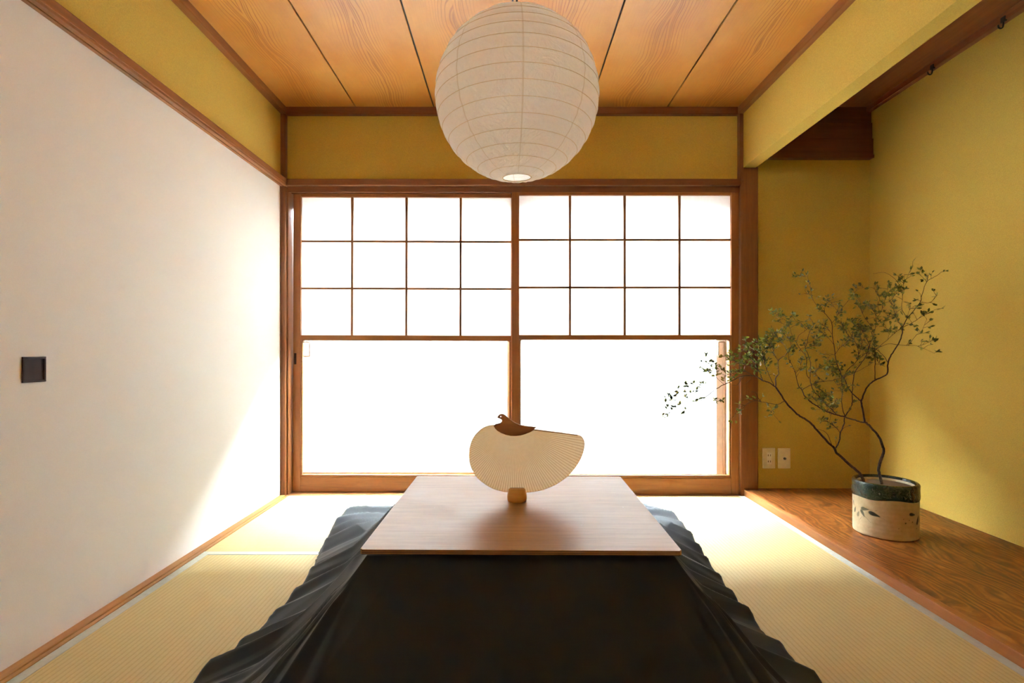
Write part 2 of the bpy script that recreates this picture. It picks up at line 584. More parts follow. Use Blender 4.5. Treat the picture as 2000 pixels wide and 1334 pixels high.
# alcove floor: figured board and its edge strip
struct('floor_alcove', box(XR + 0.032, XT, YN, YB, -0.1, 0.0335, 0.001), M['figured'], 'glossy figured board floor of the alcove', 'floor')
struct('trim_13', box(XR + 0.006, XR + 0.034, YN, YB - 0.028, -0.1, 0.034, 0.004), M['edge_y'], 'orange-brown edge strip of the alcove floor', 'trim')

# near end: unseen transom and windowed next room, added to carry fill light
bm = bmesh.new()
bx(bm, XL - 0.08, XT + 0.1, YN - 0.08, YN, 2.20, 2.3)
bx(bm, XL - 0.08, XR, YN - 0.08, YN, 1.77, 1.84)
bx(bm, XL - 0.08, FRONT_X, YN - 0.08, YN, -0.1, 1.77)
bx(bm, XR, XT + 0.1, YN - 0.08, YN, -0.1, 2.20)
struct('wall_front', bm, M['plaster'], 'ochre wall with a transom opening added to let in fill light', 'wall')
M['white_wall'] = plain('fill_room_white', (0.80, 0.77, 0.70), 0.85, 0.1)
NX0, NX1, NY = -1.9, 2.6, -4.6
bm = bmesh.new()
bx(bm, NX0 - 0.1, NX1 + 0.1, NY - 0.1, NY, -0.1, 2.5)
bx(bm, NX0 - 0.1, XL - 0.08, YN - 0.08, YN, -0.1, 2.5)
bx(bm, XT + 0.1, NX1 + 0.1, YN - 0.08, YN, -0.1, 2.5)
for xx in (NX0 - 0.1, NX1):
    bx(bm, xx, xx + 0.1, NY, YN - 0.08, -0.1, NW_Z0)
    bx(bm, xx, xx + 0.1, NY, YN - 0.08, NW_Z1, 2.5)
    bx(bm, xx, xx + 0.1, NY, NY + 0.4, NW_Z0, NW_Z1)
    bx(bm, xx, xx + 0.1, NY + 0.4 + NW_LEN, YN - 0.08, NW_Z0, NW_Z1)
struct('wall_fill_room', bm, M['white_wall'], 'white walls of the added fill-light room behind the viewpoint', 'wall')
struct('ceiling_fill_room', box(NX0 - 0.1, NX1 + 0.1, NY - 0.1, YN - 0.08, 2.5, 2.56), M['white_wall'], 'white ceiling of the added fill-light room', 'ceiling')
struct('floor_fill_room', box(NX0 - 0.1, NX1 + 0.1, NY - 0.1, YN, -0.16, -0.06), M['sill_x'], 'timber floor of the added fill-light room', 'floor')

# ------------------------------------------------------------------ white sliding door on the left
door = thing('door_1', 'large white papered sliding door along the left wall', 'door', (XL - 0.02, 0.5, 0.004), kind='structure')
bm = bmesh.new()
bx(bm, XL - 0.025, XL, YN, YB - 0.030, 0.004, 1.768)
obj('door_panel', bm, M['fusuma'], door)
obj('door_stile', box(XL - 0.022, XL + 0.0045, YB - 0.036, YB - 0.029, 0.004, 1.766, 0.001), M['trim_y'], door)
# square recessed pull
h = thing('door_handle', None, None, (0, 0, 0))
h.parent = door
h.location = (0.02, 1.4475 - 0.5, 0.776 - 0.004)
py0, py1, pz0, pz1 = 1.412, 1.483, 0.742, 0.812
bm = bmesh.new()
fr = 0.006
bx(bm, XL - 0.001, XL + 0.004, py0, py1, pz0, pz0 + fr, 0.001)
bx(bm, XL - 0.001, XL + 0.004, py0, py1, pz1 - fr, pz1, 0.001)
bx(bm, XL - 0.001, XL + 0.004, py0, py0 + fr, pz0 + fr, pz1 - fr, 0.001)
bx(bm, XL - 0.001, XL + 0.004, py1 - fr, py1, pz0 + fr, pz1 - fr, 0.001)
bx(bm, XL - 0.001, XL + 0.0006, py0 + fr, py1 - fr, pz0 + fr, pz1 - fr)
hm = finish(bm, 'door_handle', M['dark_pull'])
bpy.data.objects.remove(h)
ho = bpy.data.objects.new('door_handle', hm)
COL.objects.link(ho)
hm.transform(Matrix.Translation(-Vector(door.location)))
ho.parent = door
ho['label'] = 'square dark recessed wooden pull'

# ------------------------------------------------------------------ paper screens (window_1 left, window_2 right)
def shoji(name, label, x0, x1, y0, xs, zs, stile, top, mid, bottom, tilt=0.0):
    """xs: upright bars, zs: cross bars, stile width, top/mid/bottom: (low, high) of the rails."""
    y1 = y0 + 0.028
    root = thing(name, label, 'window', ((x0 + x1) / 2, y0 + 0.014, 0.001), kind='structure')
    hz = top[1]
    obj('stile', box(x0, x0 + stile, y0, y1, 0.001, hz, 0.002), M['shoji_z'], root)
    obj('stile', box(x1 - stile, x1, y0, y1, 0.001, hz, 0.002), M['shoji_z'], root)
    a, b = x0 + stile, x1 - stile
    obj('top_rail', box(a, b, y0 + 0.002, y1 - 0.002, top[0], top[1], 0.0015), M['shoji_x'], root)
    obj('middle_rail', box(a, b, y0 + 0.001, y1 - 0.001, mid[0], mid[1], 0.003), M['shoji_x'], root)
    bm = bmesh.new()
    bx(bm, a, b, y0 + 0.001, y1 - 0.001, 0.001, bottom[0], 0.002)
    obj('bottom_rail', bm, M['shoji_x'], root)
    # glazing beads round the lower pane
    bm = bmesh.new()
    w = 0.009
    bx(bm, a, b, y0 + 0.005, y1 - 0.003, bottom[0], bottom[1], 0.002)
    bx(bm, a, a + w, y0 + 0.005, y1 - 0.003, bottom[1], mid[0], 0.002)
    bx(bm, b - w, b, y0 + 0.005, y1 - 0.003, bottom[1], mid[0], 0.002)
    for cx, sx in ((a + w, 1), (b - w, -1)):          # rounded upper corners of the glazed opening
        n = 6
        out = [(cx, mid[0])] + [(cx + sx * 0.012 * (1 - math.sin(q)), mid[0] - 0.012 * (1 - math.cos(q)))
                                for q in (math.pi / 2 * k / n for k in range(n + 1))]
        prism(bm, out, y0 + 0.006, y1 - 0.004)
    obj('glazing_bead', bm, M['shoji_x'], root)
    for x in xs:
        obj('upright_bar', box(x - 0.0066, x + 0.0066, y0 + 0.006, y0 + 0.017, mid[1], top[0], 0.0008), M['shoji_z'], root)
    for z in zs:
        obj('cross_bar', box(a, b, y0 + 0.008, y0 + 0.0165, z - 0.0062, z + 0.0062, 0.0008), M['shoji_x'], root)
    obj('paper', box(a - 0.002, b + 0.002, y0 + 0.0172, y0 + 0.0178, mid[1] - 0.004, top[0] + 0.004), M['shoji_paper'], root, label='white translucent paper')
    obj('pane', box(a + 0.002, b - 0.002, y0 + 0.013, y0 + 0.016, bottom[1] - 0.004, mid[0] + 0.004), M['glass'], root, label='clear glass pane')
    root.rotation_euler = (0, tilt, 0)
    return root

sl = shoji('window_1', 'sliding paper screen on the left with a lower glass pane, hanging slightly askew', -1.263, 0.052, 3.078,
           (-0.922, -0.604, -0.287), (1.466, 1.190), 0.044, (1.724, 1.7445), (0.885, 0.917), (0.086, 0.100), 0.0030)
shoji('window_2', 'sliding paper screen on the right with a lower glass pane behind the twigs', 0.016, 1.321, 3.030,
      (0.352, 0.667, 0.983), (1.466, 1.191), 0.043, (1.7215, 1.752), (0.889, 0.918), (0.094, 0.110))
obj('finger_pull', box(-1.256, -1.243, 3.0768, 3.080, 0.746, 0.811, 0.001), M['dark_pull'], sl, label='narrow dark finger slot')

# ------------------------------------------------------------------ aluminium window outside the screens
bm = bmesh.new()
bx(bm, 1.308, 1.36, 3.06, 3.30, -0.1, 1.80)
bx(bm, -1.42, -1.352, 3.13, 3.30, -0.1, 1.80)
bx(bm, -1.36, 1.36, 3.14, 3.30, 1.745, 1.85)
bx(bm, -1.36, 1.36, 3.20, 3.32, -0.15, 0.02)
struct('trim_14', bm, wood('pale_outer_jamb_timber', (0.40, 0.27, 0.19), (0.30, 0.195, 0.135), 'Z', 50, 0.6), 'pale pinkish timber jamb between screen and outer window', 'trim')

def sash(name, label, x0, x1, y0, latch_x, stiles):
    root = thing(name, label, 'window', ((x0 + x1) / 2, y0 + 0.012, 0.02), kind='structure')
    y1 = y0 + 0.026
    for a, b in stiles:
        bm = bmesh.new()
        bx(bm, a, a + 0.013, y0, y1, 0.02, 1.745, 0.001)
        bx(bm, a + 0.013, b - 0.016, y0 + 0.007, y1, 0.02, 1.745, 0.001)
        bx(bm, b - 0.016, b, y0 + 0.002, y1, 0.02, 1.745, 0.001)
        obj('stile', bm, M['alu'], root)
    obj('bottom_rail', box(x0 + 0.012, x1 - 0.012, y0 + 0.003, y1 - 0.002, 0.021, 0.085, 0.002), M['alu'], root)
    obj('top_rail', box(x0 + 0.012, x1 - 0.012, y0 + 0.003, y1 - 0.002, 1.70, 1.744, 0.002), M['alu'], root)
    obj('pane', box(x0 + 0.01, x1 - 0.01, y0 + 0.011, y0 + 0.015, 0.08, 1.705), M['glass'], root)
    # ring-shaped pull
    bm = bmesh.new()
    w, z0, z1, r = 0.020, 0.793, 0.880, 0.008
    pts = []
    for (cx, cz, q0) in ((latch_x + w - r, z1 - r, 0), (latch_x - w + r, z1 - r, 90), (latch_x - w + r, z0 + r, 180), (latch_x + w - r, z0 + r, 270)):
        for k in range(5):
            q = math.radians(q0 + 22.5 * k)
            pts.append((cx + r * math.cos(q), y0 - 0.004, cz + r * math.sin(q)))
    tube(bm, pts, 0.0052, 6, True)
    obj('pull_ring', bm, M['latch'], root, True, label='rounded rectangular beige pull')
    return root

sash('window_3', 'outer aluminium sash seen through the left screen', -1.322, 0.04, 3.225, -1.236, ((-1.322, -1.258), (-0.01, 0.04)))
sash('window_4', 'outer aluminium sash seen through the right screen', -0.01, 1.308, 3.185, 1.283, ((-0.01, 0.04), (1.252, 1.308)))

# ------------------------------------------------------------------ outdoors
struct('ground', box(-11, 11, 3.32, 9, -0.6, -0.45), M['ground'], 'pale concrete yard outside the window', 'ground')
bm = bmesh.new()
pitch = 0.076
FW = 20.0
nx = int(FW / pitch * 8)
fr_, bk_ = [], []
for i in range(nx + 1):
    x = -FW / 2 + FW * i / nx
    y = 4.62 + 0.0022 * math.cos(2 * math.pi * x / pitch)
    fr_.append((bm.verts.new((x, y, -0.45)), bm.verts.new((x, y, 2.05))))
    bk_.append((bm.verts.new((x, y + 0.003, -0.45)), bm.verts.new((x, y + 0.003, 2.05))))
for i in range(nx):
    bm.faces.new((fr_[i][0], fr_[i + 1][0], fr_[i + 1][1], fr_[i][1]))
    bm.faces.new((bk_[i][0], bk_[i][1], bk_[i + 1][1], bk_[i + 1][0]))
    bm.faces.new((fr_[i][1], fr_[i + 1][1], bk_[i + 1][1], bk_[i][1]))
    bm.faces.new((fr_[i][0], bk_[i][0], bk_[i + 1][0], fr_[i + 1][0]))
tag(obj('fence', bm, M['fence'], smooth=False), 'pale corrugated sheet fence beyond the window glass', 'fence')
# the house's own outer wall and eave
bm = bmesh.new()
bx(bm, -4, -1.36, 3.16, 3.30, -0.45, 2.6)
bx(bm, 1.36, 4, 3.16, 3.30, -0.45, 2.6)
bx(bm, -1.36, 1.36, 3.16, 3.30, 1.85, 2.6)
bx(bm, -1.36, 1.36, 3.23, 3.30, -0.45, -0.15)
struct('wall_outer', bm, M['render'], 'outer face of the house around the window', 'wall')
struct('roof_eave', box(-4, 4, -1.9, 3.62, 2.6, 2.7), M['render'], 'eave of the roof over the window', 'roof')

# ------------------------------------------------------------------ straw mats
def mat_thing(label, x0, x1, y0, y1, along, borders):
    r = thing('tatami_mat', label, 'mat', ((x0 + x1) / 2, (y0 + y1) / 2, -0.055), 'straw mats of the floor')
    g = 0.0006
    obj('mat_surface', box(x0 + g, x1 - g, y0 + g, y1 - g, -0.055, -0.0012, 0.001), M['tatami_y' if along == 'Y' else 'tatami_x'], r)
    w = 0.032
    for b in borders:
        if b == 'L':
            q = (x0 + g, x0 + w, y0 + g, y1 - g)
        elif b == 'R':
            q = (x1 - w, x1 - g, y0 + g, y1 - g)
        elif b == 'F':
            q = (x0 + g, x1 - g, y0 + g, y0 + w)
        else:
            q = (x0 + g, x1 - g, y1 - w, y1 - g)
        obj('border', box(*q, -0.05, 0.0, 0.0005), M['heri'], r, label='pale grey cloth border')
    return r

TX0, TX1, TY1 = XL + 0.049, XR + 0.005, YB - 0.036
mat_thing('straw mat lengthwise beside the white sliding door, left of the quilt', TX0, -0.39, 0.40, 2.143, 'Y', 'LR')
mat_thing('pale crosswise straw mat below the left screen, behind the quilt', TX0, 0.47, 2.143, TY1, 'X', 'FB')
mat_thing('long straw mat beside the alcove floor, right of the quilt', 0.47, TX1, 1.20, TY1, 'Y', 'LR')
# the matting under the table and the near edge of the room belongs to the floor
bm = bmesh.new()
bx(bm, 0.471, TX1, -2.1, 1.199, -0.055, -0.0012, 0.001)
bx(bm, -0.389, 0.469, 1.27, 2.142, -0.055, -0.0012, 0.001)
bx(bm, -0.389, 0.469, -2.1, 1.268, -0.055, -0.0012, 0.001)
bx(bm, TX0, -0.391, -2.1, 0.399, -0.055, -0.0012, 0.001)
struct('floor_matting', bm, M['tatami_y'], 'matted floor under the low table and the quilt', 'floor')

# ------------------------------------------------------------------ low heated table
CT = Vector((0.030, 1.535, 0.0))
HW, HD, ZT, TH = 0.3625, 0.348, 0.380, 0.0115
ROT = math.radians(-0.7)

def plywood():
    t = NT('varnished_plywood_face')
    x, y, z = t.xyz(t.pos())
    v = t.comb(t.math('MULTIPLY', x, 0.06), y, 0.0)
    g = t.noise(v, 75.0, 4.0, 0.6, 0.3)
    g2 = t.noise(v, 380.0, 2.0, 0.5)
    wear = t.noise(t.comb(x, y, 0.0), 5.5, 4.0, 0.6)
    scr = t.noise(t.comb(t.math('MULTIPLY', x, 1.3), y, 4.0), 34.0, 2.0, 0.5, 0.8)
    c = t.mix(t.mapr(t.math('ADD', t.math('MULTIPLY', g, 0.7), t.math('MULTIPLY', g2, 0.3)), 0.32, 0.68, 0.0, 1.0), (0.27, 0.133, 0.036), (0.39, 0.212, 0.070))
    c = t.mix(t.mapr(wear, 0.55, 0.75, 0.0, 0.30), c, (0.42, 0.28, 0.15))
    c = t.mix(t.mapr(scr, 0.765, 0.80, 0.0, 0.5), c, (0.68, 0.58, 0.46))
    r = t.mapr(wear, 0.35, 0.7, 0.29, 0.38)
    return t.done(t.bsdf(c, r, 0.20, t.bump(g2, 0.06, 0.001)))

def plyedge():
    t = NT('plywood_edge_layers')
    x, y, z = t.xyz(t.pos())
    q = t.math('FRACT', t.math('MULTIPLY', t.math('SUBTRACT', z, ZT - TH), 3.0 / TH))
    n = t.noise(t.comb(x, y, t.math('MULTIPLY', z, 6.0)), 30.0, 3.0)
    f = t.math('ADD', t.mapr(q, 0.4, 0.6, 0.0, 1.0), t.math('MULTIPLY', t.math('SUBTRACT', n, 0.5), 0.9))
    c = t.mix(f, (0.055, 0.024, 0.009), (0.33, 0.15, 0.045))
    return t.done(t.bsdf(c, 0.6, 0.3))

table = thing('low_table', 'low square table with a plywood top in the middle of the room', 'table', (CT.x, CT.y, 0.0))
bm = bmesh.new()
fs = bx(bm, CT.x - HW, CT.x + HW, CT.y - HD, CT.y + HD, ZT - TH, ZT)
for f in fs:
    f.material_index = 1
fs[1].material_index = 0
bmesh.ops.bevel(bm, geom=[e for e in bm.edges if abs(e.verts[0].co.z - e.verts[1].co.z) > 0.005], offset=0.004, segments=2, affect='EDGES')
obj('tabletop', bm, [plywood(), plyedge()], table)
bm = bmesh.new()
for sx in (-1, 1):
    bx(bm, CT.x + sx * 0.30 - 0.02, CT.x + sx * 0.30 + 0.02, CT.y - 0.30, CT.y + 0.30, 0.295, 0.345)
    bx(bm, CT.x - 0.28, CT.x + 0.28, CT.y + sx * 0.30 - 0.02, CT.y + sx * 0.30 + 0.02, 0.295, 0.345)
obj('apron', bm, M['trim_x'], table)
for sx in (-1, 1):
    for sy in (-1, 1):
        obj('leg', box(CT.x + sx * 0.30 - 0.022, CT.x + sx * 0.30 + 0.022, CT.y + sy * 0.30 - 0.022, CT.y + sy * 0.30 + 0.022, 0.0, 0.295, 0.002), M['trim_x'], table)
table.rotation_euler = (0, 0, ROT)

# quilt draped from under the tabletop and spread over the mats
def quilt_mat():
    t = NT('charcoal_navy_cotton')
    p = t.pos()
    w = t.noise(p, 900.0, 2.0, 0.6)
    b = t.noise(p, 6.0, 3.0, 0.6)
    c = t.mix(t.mapr(b, 0.3, 0.7, 0.0, 1.0), (0.008, 0.010, 0.014), (0.011, 0.0135, 0.018))
    c = t.mix(t.mapr(w, 0.35, 0.75, 0.0, 0.35), c, (0.018, 0.021, 0.025))
    return t.done(t.bsdf(c, 0.55, 0.25, t.bump(w, 0.15, 0.001), sheen=0.10))

def resample(poly, n):
    P = [Vector((p[0], p[1], 0)) for p in catmull([(a, b, 0) for a, b in poly], 8)]
    L = [0.0]
    for a, b in zip(P, P[1:]):
        L.append(L[-1] + (b - a).length)
    out = []
    j = 0
    for i in range(n):
        s = L[-1] * i / n
        while L[j + 1] < s:
            j += 1
        f = (s - L[j]) / max(1e-9, L[j + 1] - L[j])
        out.append(P[j].lerp(P[j + 1], f))
    return out

hem_left = [(-0.79, 2.67), (-0.835, 2.55), (-0.80, 2.32), (-0.775, 2.15), (-0.735, 1.92), (-0.73, 1.66), (-0.755, 1.41), (-0.785, 1.25), (-0.80, 1.0), (-0.77, 0.74), (-0.70, 0.62)]
hem_front = [(-0.70, 0.62), (-0.55, 0.575), (-0.2, 0.56), (0.15, 0.57), (0.5, 0.58), (0.70, 0.63)]
hem_right = [(0.70, 0.63), (0.765, 0.85), (0.765, 1.15), (0.762, 1.32), (0.745, 1.48), (0.748, 1.72), (0.78, 2.08), (0.815, 2.38), (0.822, 2.56), (0.78, 2.68)]
hem_back = [(0.78, 2.68), (0.6, 2.72), (0.2, 2.73), (-0.2, 2.73), (-0.6, 2.72), (-0.79, 2.67)]
NS = (420, 260, 420, 260)
ins = 0.012
cr = [Vector((CT.x + a * (HW - ins), CT.y + b * (HD - ins), 0)) for a, b in ((-1, 1), (-1, -1), (1, -1), (1, 1))]
cor = {}
rm = Matrix.Rotation(ROT, 3, 'Z')
cr = [rm @ (c - CT) + CT for c in cr]
outer, inner, side = [], [], []
for k, (hem, n) in enumerate(zip((hem_left, hem_front, hem_right, hem_back), NS)):
    o_ = resample(hem, n)
    a, b = cr[k], cr[(k + 1) % 4]
    for i in range(n):
        outer.append(o_[i])
        inner.append(a.lerp(b, i / n))
        side.append((k, i / n))
NU = len(outer)

# smooth the hem through its corners
for _ in range(30):
    outer = [(outer[i - 1] + outer[i] * 2 + outer[(i + 1) % NU]) / 4 for i in range(NU)]
NV = 56

def crest(q, seed):
    """One row of soft gathers: sharp crests with round valleys, every gather of its own height."""
    i = math.floor(q)
    f = q - i
    h = 0.0
    for k in (i - 1, i, i + 1):
        c = 0.5 + 0.30 * noise.noise(Vector((k * 7.13, seed, 0.5)))
        a = 0.55 + 0.45 * noise.noise(Vector((k * 3.71, seed, 8.5)))
        d = abs(q - (k + c))
        h = max(h, a * max(0.0, 1.0 - d / 0.62) ** 1.35)
    return h

def gathers(x, y, dx, dy):
    """Height of the gathers at a floor point; dx, dy: how far it lies outside the tabletop sideways and lengthwise."""
    wx = dx / max(1e-6, dx + dy * 1.1)
    side = min(1.0, max(0.0, (wx - 0.25) / 0.4))
    if y > CT.y:
        side = min(1.0, dx / 0.12)
    n1 = noise.noise(Vector((x * 3.1, y * 3.1, 1.7)))
    n2 = noise.noise(Vector((x * 8.0, y * 8.0, 5.2)))
    s = 1.0 if x > CT.x else -1.0
    q = (y + 0.10 * dx + 0.030 * n1 + 0.010 * n2) / 0.142 + (3.3 if s > 0 else 0.0)
    grow_ = min(1.0, dx / 0.08)
    h = 0.058 * crest(q, 2.0 + s) * grow_
    h += 0.011 * crest(q * 1.9 + 0.4 + n1, 6.0 + s) * min(1.0, max(0.0, (dx - 0.12) / 0.2))
    h2 = 0.010 * (0.5 + noise.noise(Vector((x * 5.0, y * 1.6, 3.0))))
    # creases running out along the diagonal from each table corner
    r = math.hypot(dx, dy)
    if dx > 0 and dy > 0 and y < CT.y:
        ang = math.atan2(dy, dx) + 0.10 * n1
        h3 = 0.026 * crest(ang * 4.2 + 0.35 * s, 12.0 + s) * min(1.0, r / 0.12) * min(1.0, dx / 0.04) * min(1.0, dy / 0.04)
        return h * side * 0.8 + h2 * (1 - side) + h3
    return h * side + h2 * (1 - side)

bm = bmesh.new()
grid = []
ulen = 0.0
prev = None
for i in range(NU):
    k, f = side[i]
    if prev is not None:
        ulen += (outer[i] - prev).length
    prev = outer[i]
    I, O = inner[i], outer[i]
    L = (O - I).length
    d = (O - I).normalized()
    tan = Vector((-d.y, d.x, 0))
    col_ = []
    for j in range(NV + 1):
        v = j / NV
        P = I.lerp(O, v)
        ex_ = {0: 1.9, 1: 1.18, 2: 1.9, 3: 3.2}
        k2 = (k + 1) % 4 if f > 0.5 else (k - 1) % 4
        wb = 0.5 * max(0.0, 1 - min(f, 1 - f) / 0.12)
        ee = ex_[k] * (1 - wb) + ex_[k2] * wb
        z = 0.350 * (1 - v) ** ee + 0.012
        Q = rm.inverted() @ (P - CT)
        dx = max(0.0, abs(Q.x) - HW + ins)
        dy = max(0.0, abs(Q.y) - HD + ins)
        env = 1.0 if v < 0.93 else max(0.0, (1 - v) / 0.07)
        z += gathers(P.x, P.y, dx, dy) * (0.25 + 0.75 * env) * min(1.0, v * 6)
        z += 0.008 * env * noise.noise(Vector((P.x * 3.0, P.y * 3.0, 20.0))) * min(1.0, v * 4)
        # gathered hem with a small round roll
        hemw = max(0.0, (v - 0.90) / 0.10)
        pk = noise.noise(Vector((P.x * 55, P.y * 55, 9.0)))
        z += 0.004 * hemw * pk
        P = P + d * (0.008 * hemw * (pk * 0.6 + noise.noise(Vector((P.x * 14, P.y * 14, 2.0)))))
        z = z + 0.016 * math.sin(math.pi * min(1, max(0, (v - 0.55) / 0.45)))
        if j == NV:
            z = 0.0015
        elif j == NV - 1:
            z = max(0.004, z * 0.45)
        elif j == NV - 2:
            z = max(0.006, z * 0.75)
        col_.append(bm.verts.new((P.x, P.y, min(z, ZT - TH - 0.0015) if v < 0.25 else z)))
    grid.append(col_)
for i in range(NU):
    a, b = grid[i], grid[(i + 1) % NU]
    for j in range(NV):
        bm.faces.new((a[j], a[j + 1], b[j + 1], b[j]))
# flat part lying on the frame under the board
bm.faces.new([g[0] for g in grid])
quilt = obj('kotatsu_quilt', bm, quilt_mat(), smooth=True)
tag(quilt, 'dark navy quilt spreading from under the plywood tabletop over the straw mats', 'quilt')

# ------------------------------------------------------------------ fan with a bird head on its wooden stand
FY = 1.572
FS = FPX / FY
def fpt(cx, cy, ox, oy, k):
    px, py = ox + cx / k, oy + cy / k
    return ((px - VPX) / FS, EYE + (VPY - py) / FS)

FC = fpt(830, 345, 860, 780, 5.8)
fan_out = [(612, 292), (540, 300), (470, 335), (400, 400), (350, 490), (328, 600), (335, 720), (380, 830), (440, 905), (540, 980), (640, 1025),
           (770, 1050), (870, 1060), (960, 1055), (1090, 1040), (1200, 1010), (1330, 950), (1450, 860), (1530, 770), (1590, 670), (1625, 570), (1633, 500),
           (1622, 455), (1600, 425), (1555, 407), (1300, 375), (1060, 343)]
fan_xz = [fpt(a, b, 860, 780, 5.8) for a, b in fan_out]
sm = catmull([(a, 0, b) for a, b in fan_xz], 5)
fan_xz = [(p.x, p.z) for p in sm] + [FC]

def fan_mat():
    t = NT('ribbed_fan_paper')
    x, y, z = t.xyz(t.objc())
    dx = t.math('SUBTRACT', x, FC[0] - 0.03)
    dz = t.math('SUBTRACT', z, FC[1] - ZT)
    th = t.math('ARCTAN2', dx, t.math('MULTIPLY', dz, -1.0))
    r = t.math('SQRT', t.math('ADD', t.math('MULTIPLY', dx, dx), t.math('MULTIPLY', dz, dz)))
    D = math.radians(2.35)
    e = t.math('ABSOLUTE', t.math('SUBTRACT', t.math('FRACT', t.math('DIVIDE', th, D)), 0.5))
    w = t.math('MULTIPLY', t.math('MULTIPLY', e, D), r)
    line = t.mapr(w, 0.0006, 0.0013, 1.0, 0.0, True)
    inner_ = t.mapr(r, 0.05, 0.10, 0.35, 1.0)
    n = t.noise(t.objc(), 90.0, 3.0, 0.6)
    base = t.mix(t.mapr(n, 0.3, 0.7, 0.0, 1.0), (0.87, 0.78, 0.62), (0.93, 0.85, 0.70))
    c = t.mix(t.math('MULTIPLY', line, t.math('MULTIPLY', inner_, 0.7)), base, (0.58, 0.44, 0.25))
    d = t.n('ShaderNodeBsdfDiffuse'); t.link(c, d.inputs[0])
    tr = t.n('ShaderNodeBsdfTranslucent'); t.link(c, tr.inputs[0])
    mx = t.n('ShaderNodeMixShader'); mx.inputs[0].default_value = 0.58
    t.link(d.outputs[0], mx.inputs[1]); t.link(tr.outputs[0], mx.inputs[2])
    return t.done(mx.outputs[0])

FB = Vector((0.03, FY, ZT))
fan = thing('paper_fan', 'ribbed tan paper fan with a bird shaped wooden grip, upright on the table', 'fan', FB)
bm = bmesh.new()
prism(bm, fan_xz, FY - 0.0006, FY + 0.0006)
bmesh.ops.triangulate(bm, faces=[f for f in bm.faces if len(f.verts) > 4])
obj('fan_leaf', bm, fan_mat(), fan)
bm = bmesh.new()
tube(bm, [(x, FY, z) for x, z in fan_xz[:-1]], 0.0009, 6)
tube(bm, [(fan_xz[-12][0], FY, fan_xz[-12][1]), (fan_xz[-2][0], FY, fan_xz[-2][1])], 0.0021, 6)
obj('fan_rim', bm, plain('fan_rim_bamboo', (0.60, 0.42, 0.22), 0.5), fan, True, label='thin brown rim')
bird = [(803, 282), (812, 258), (840, 225), (880, 210), (920, 215), (960, 240), (1000, 275), (1060, 325), (1130, 375), (1200, 415), (1280, 450),
        (1400, 475), (1520, 488), (1620, 495), (1580, 540), (1500, 590), (1400, 630), (1300, 660), (1200, 672), (1080, 668), (980, 645), (880, 605), (800, 560),
        (750, 510), (725, 465), (760, 432), (820, 422), (860, 412), (885, 395), (903, 360), (895, 330), (870, 305), (840, 292)]
cu = bpy.data.curves.new('bird_grip', 'CURVE')
cu.dimensions = '2D'
cu.fill_mode = 'BOTH'
cu.extrude = 0.0035
cu.bevel_depth = 0.0012
cu.bevel_resolution = 2
sp = cu.splines.new('POLY')
bp = [fpt(a, b, 900, 790, 11.12) for a, b in bird]
sp.points.add(len(bp) - 1)
for p, (x, z) in zip(sp.points, bp):
    p.co = (x, z, 0, 1)
sp.use_cyclic_u = True
sp = cu.splines.new('POLY')
ex, ez = fpt(870, 260, 900, 790, 11.12)
sp.points.add(15)
for k in range(16):
    q = 2 * math.pi * k / 16
    sp.points[k].co = (ex + 0.0030 * math.cos(q), ez + 0.0030 * math.sin(q), 0, 1)
sp.use_cyclic_u = True
tmp = bpy.data.objects.new('tmp', cu)
COL.objects.link(tmp)
bpy.context.view_layer.update()
me = bpy.data.meshes.new_from_object(tmp.evaluated_get(bpy.context.evaluated_depsgraph_get()))
bpy.data.objects.remove(tmp)
me.transform(Matrix.Translation((0, FY, 0)) @ Matrix.Rotation(math.pi / 2, 4, 'X'))
me.transform(Matrix.Translation(-FB))
me.materials.clear()
me.materials.append(wood('fan_grip_timber', (0.34, 0.15, 0.045), (0.23, 0.09, 0.024), 'X', 70, 0.5))
g = bpy.data.objects.new('bird_grip', me)
COL.objects.link(g)
g.parent = fan
g['label'] = 'brown wooden grip cut as a bird with an eye hole'

# rounded wooden stand with a slot
stand = thing('fan_stand', 'small rounded wooden block holding the fan on the table', 'stand', ((1009.7 - VPX) / FS, FY, ZT))
bm = bmesh.new()
scx = (1009.7 - VPX) / FS
prof = [(0.0, 0.0), (0.024, 0.0), (0.0276, 0.002), (0.029, 0.007), (0.0293, 0.014), (0.0286, 0.021), (0.0265, 0.027), (0.0258, 0.033), (0.0245, 0.0365), (0.021, 0.0390), (0.0, 0.0396)]
SEG = 40
rings = []
for r, z in prof[1:-1]:
    ring = []
    for k in range(SEG):
        q = 2 * math.pi * k / SEG
        c, s = math.cos(q), math.sin(q)
        sx = math.copysign(abs(c) ** 0.72, c); sy = math.copysign(abs(s) ** 0.72, s)
        ring.append(bm.verts.new((scx + r * sx, FY + r * 0.80 * sy, ZT + 0.0003 + z)))
    rings.append(ring)
for i in range(len(rings) - 1):
    for k in range(SEG):
        bm.faces.new((rings[i][k], rings[i][(k + 1) % SEG], rings[i + 1][(k + 1) % SEG], rings[i + 1][k]))
bm.faces.new(rings[0][::-1])
bm.faces.new(rings[-1])
obj('block', bm, wood('stand_timber', (0.62, 0.36, 0.09), (0.45, 0.22, 0.05), 'X', 50, 0.4), stand, True)
obj('slot', box(scx - 0.020, scx + 0.020, FY - 0.0016, FY + 0.0016, ZT + 0.0385, ZT + 0.0402), M['hole'], stand)

# ------------------------------------------------------------------ paper lantern
LC = Vector((0.0232, 1.537, 1.564))
LR = 0.235

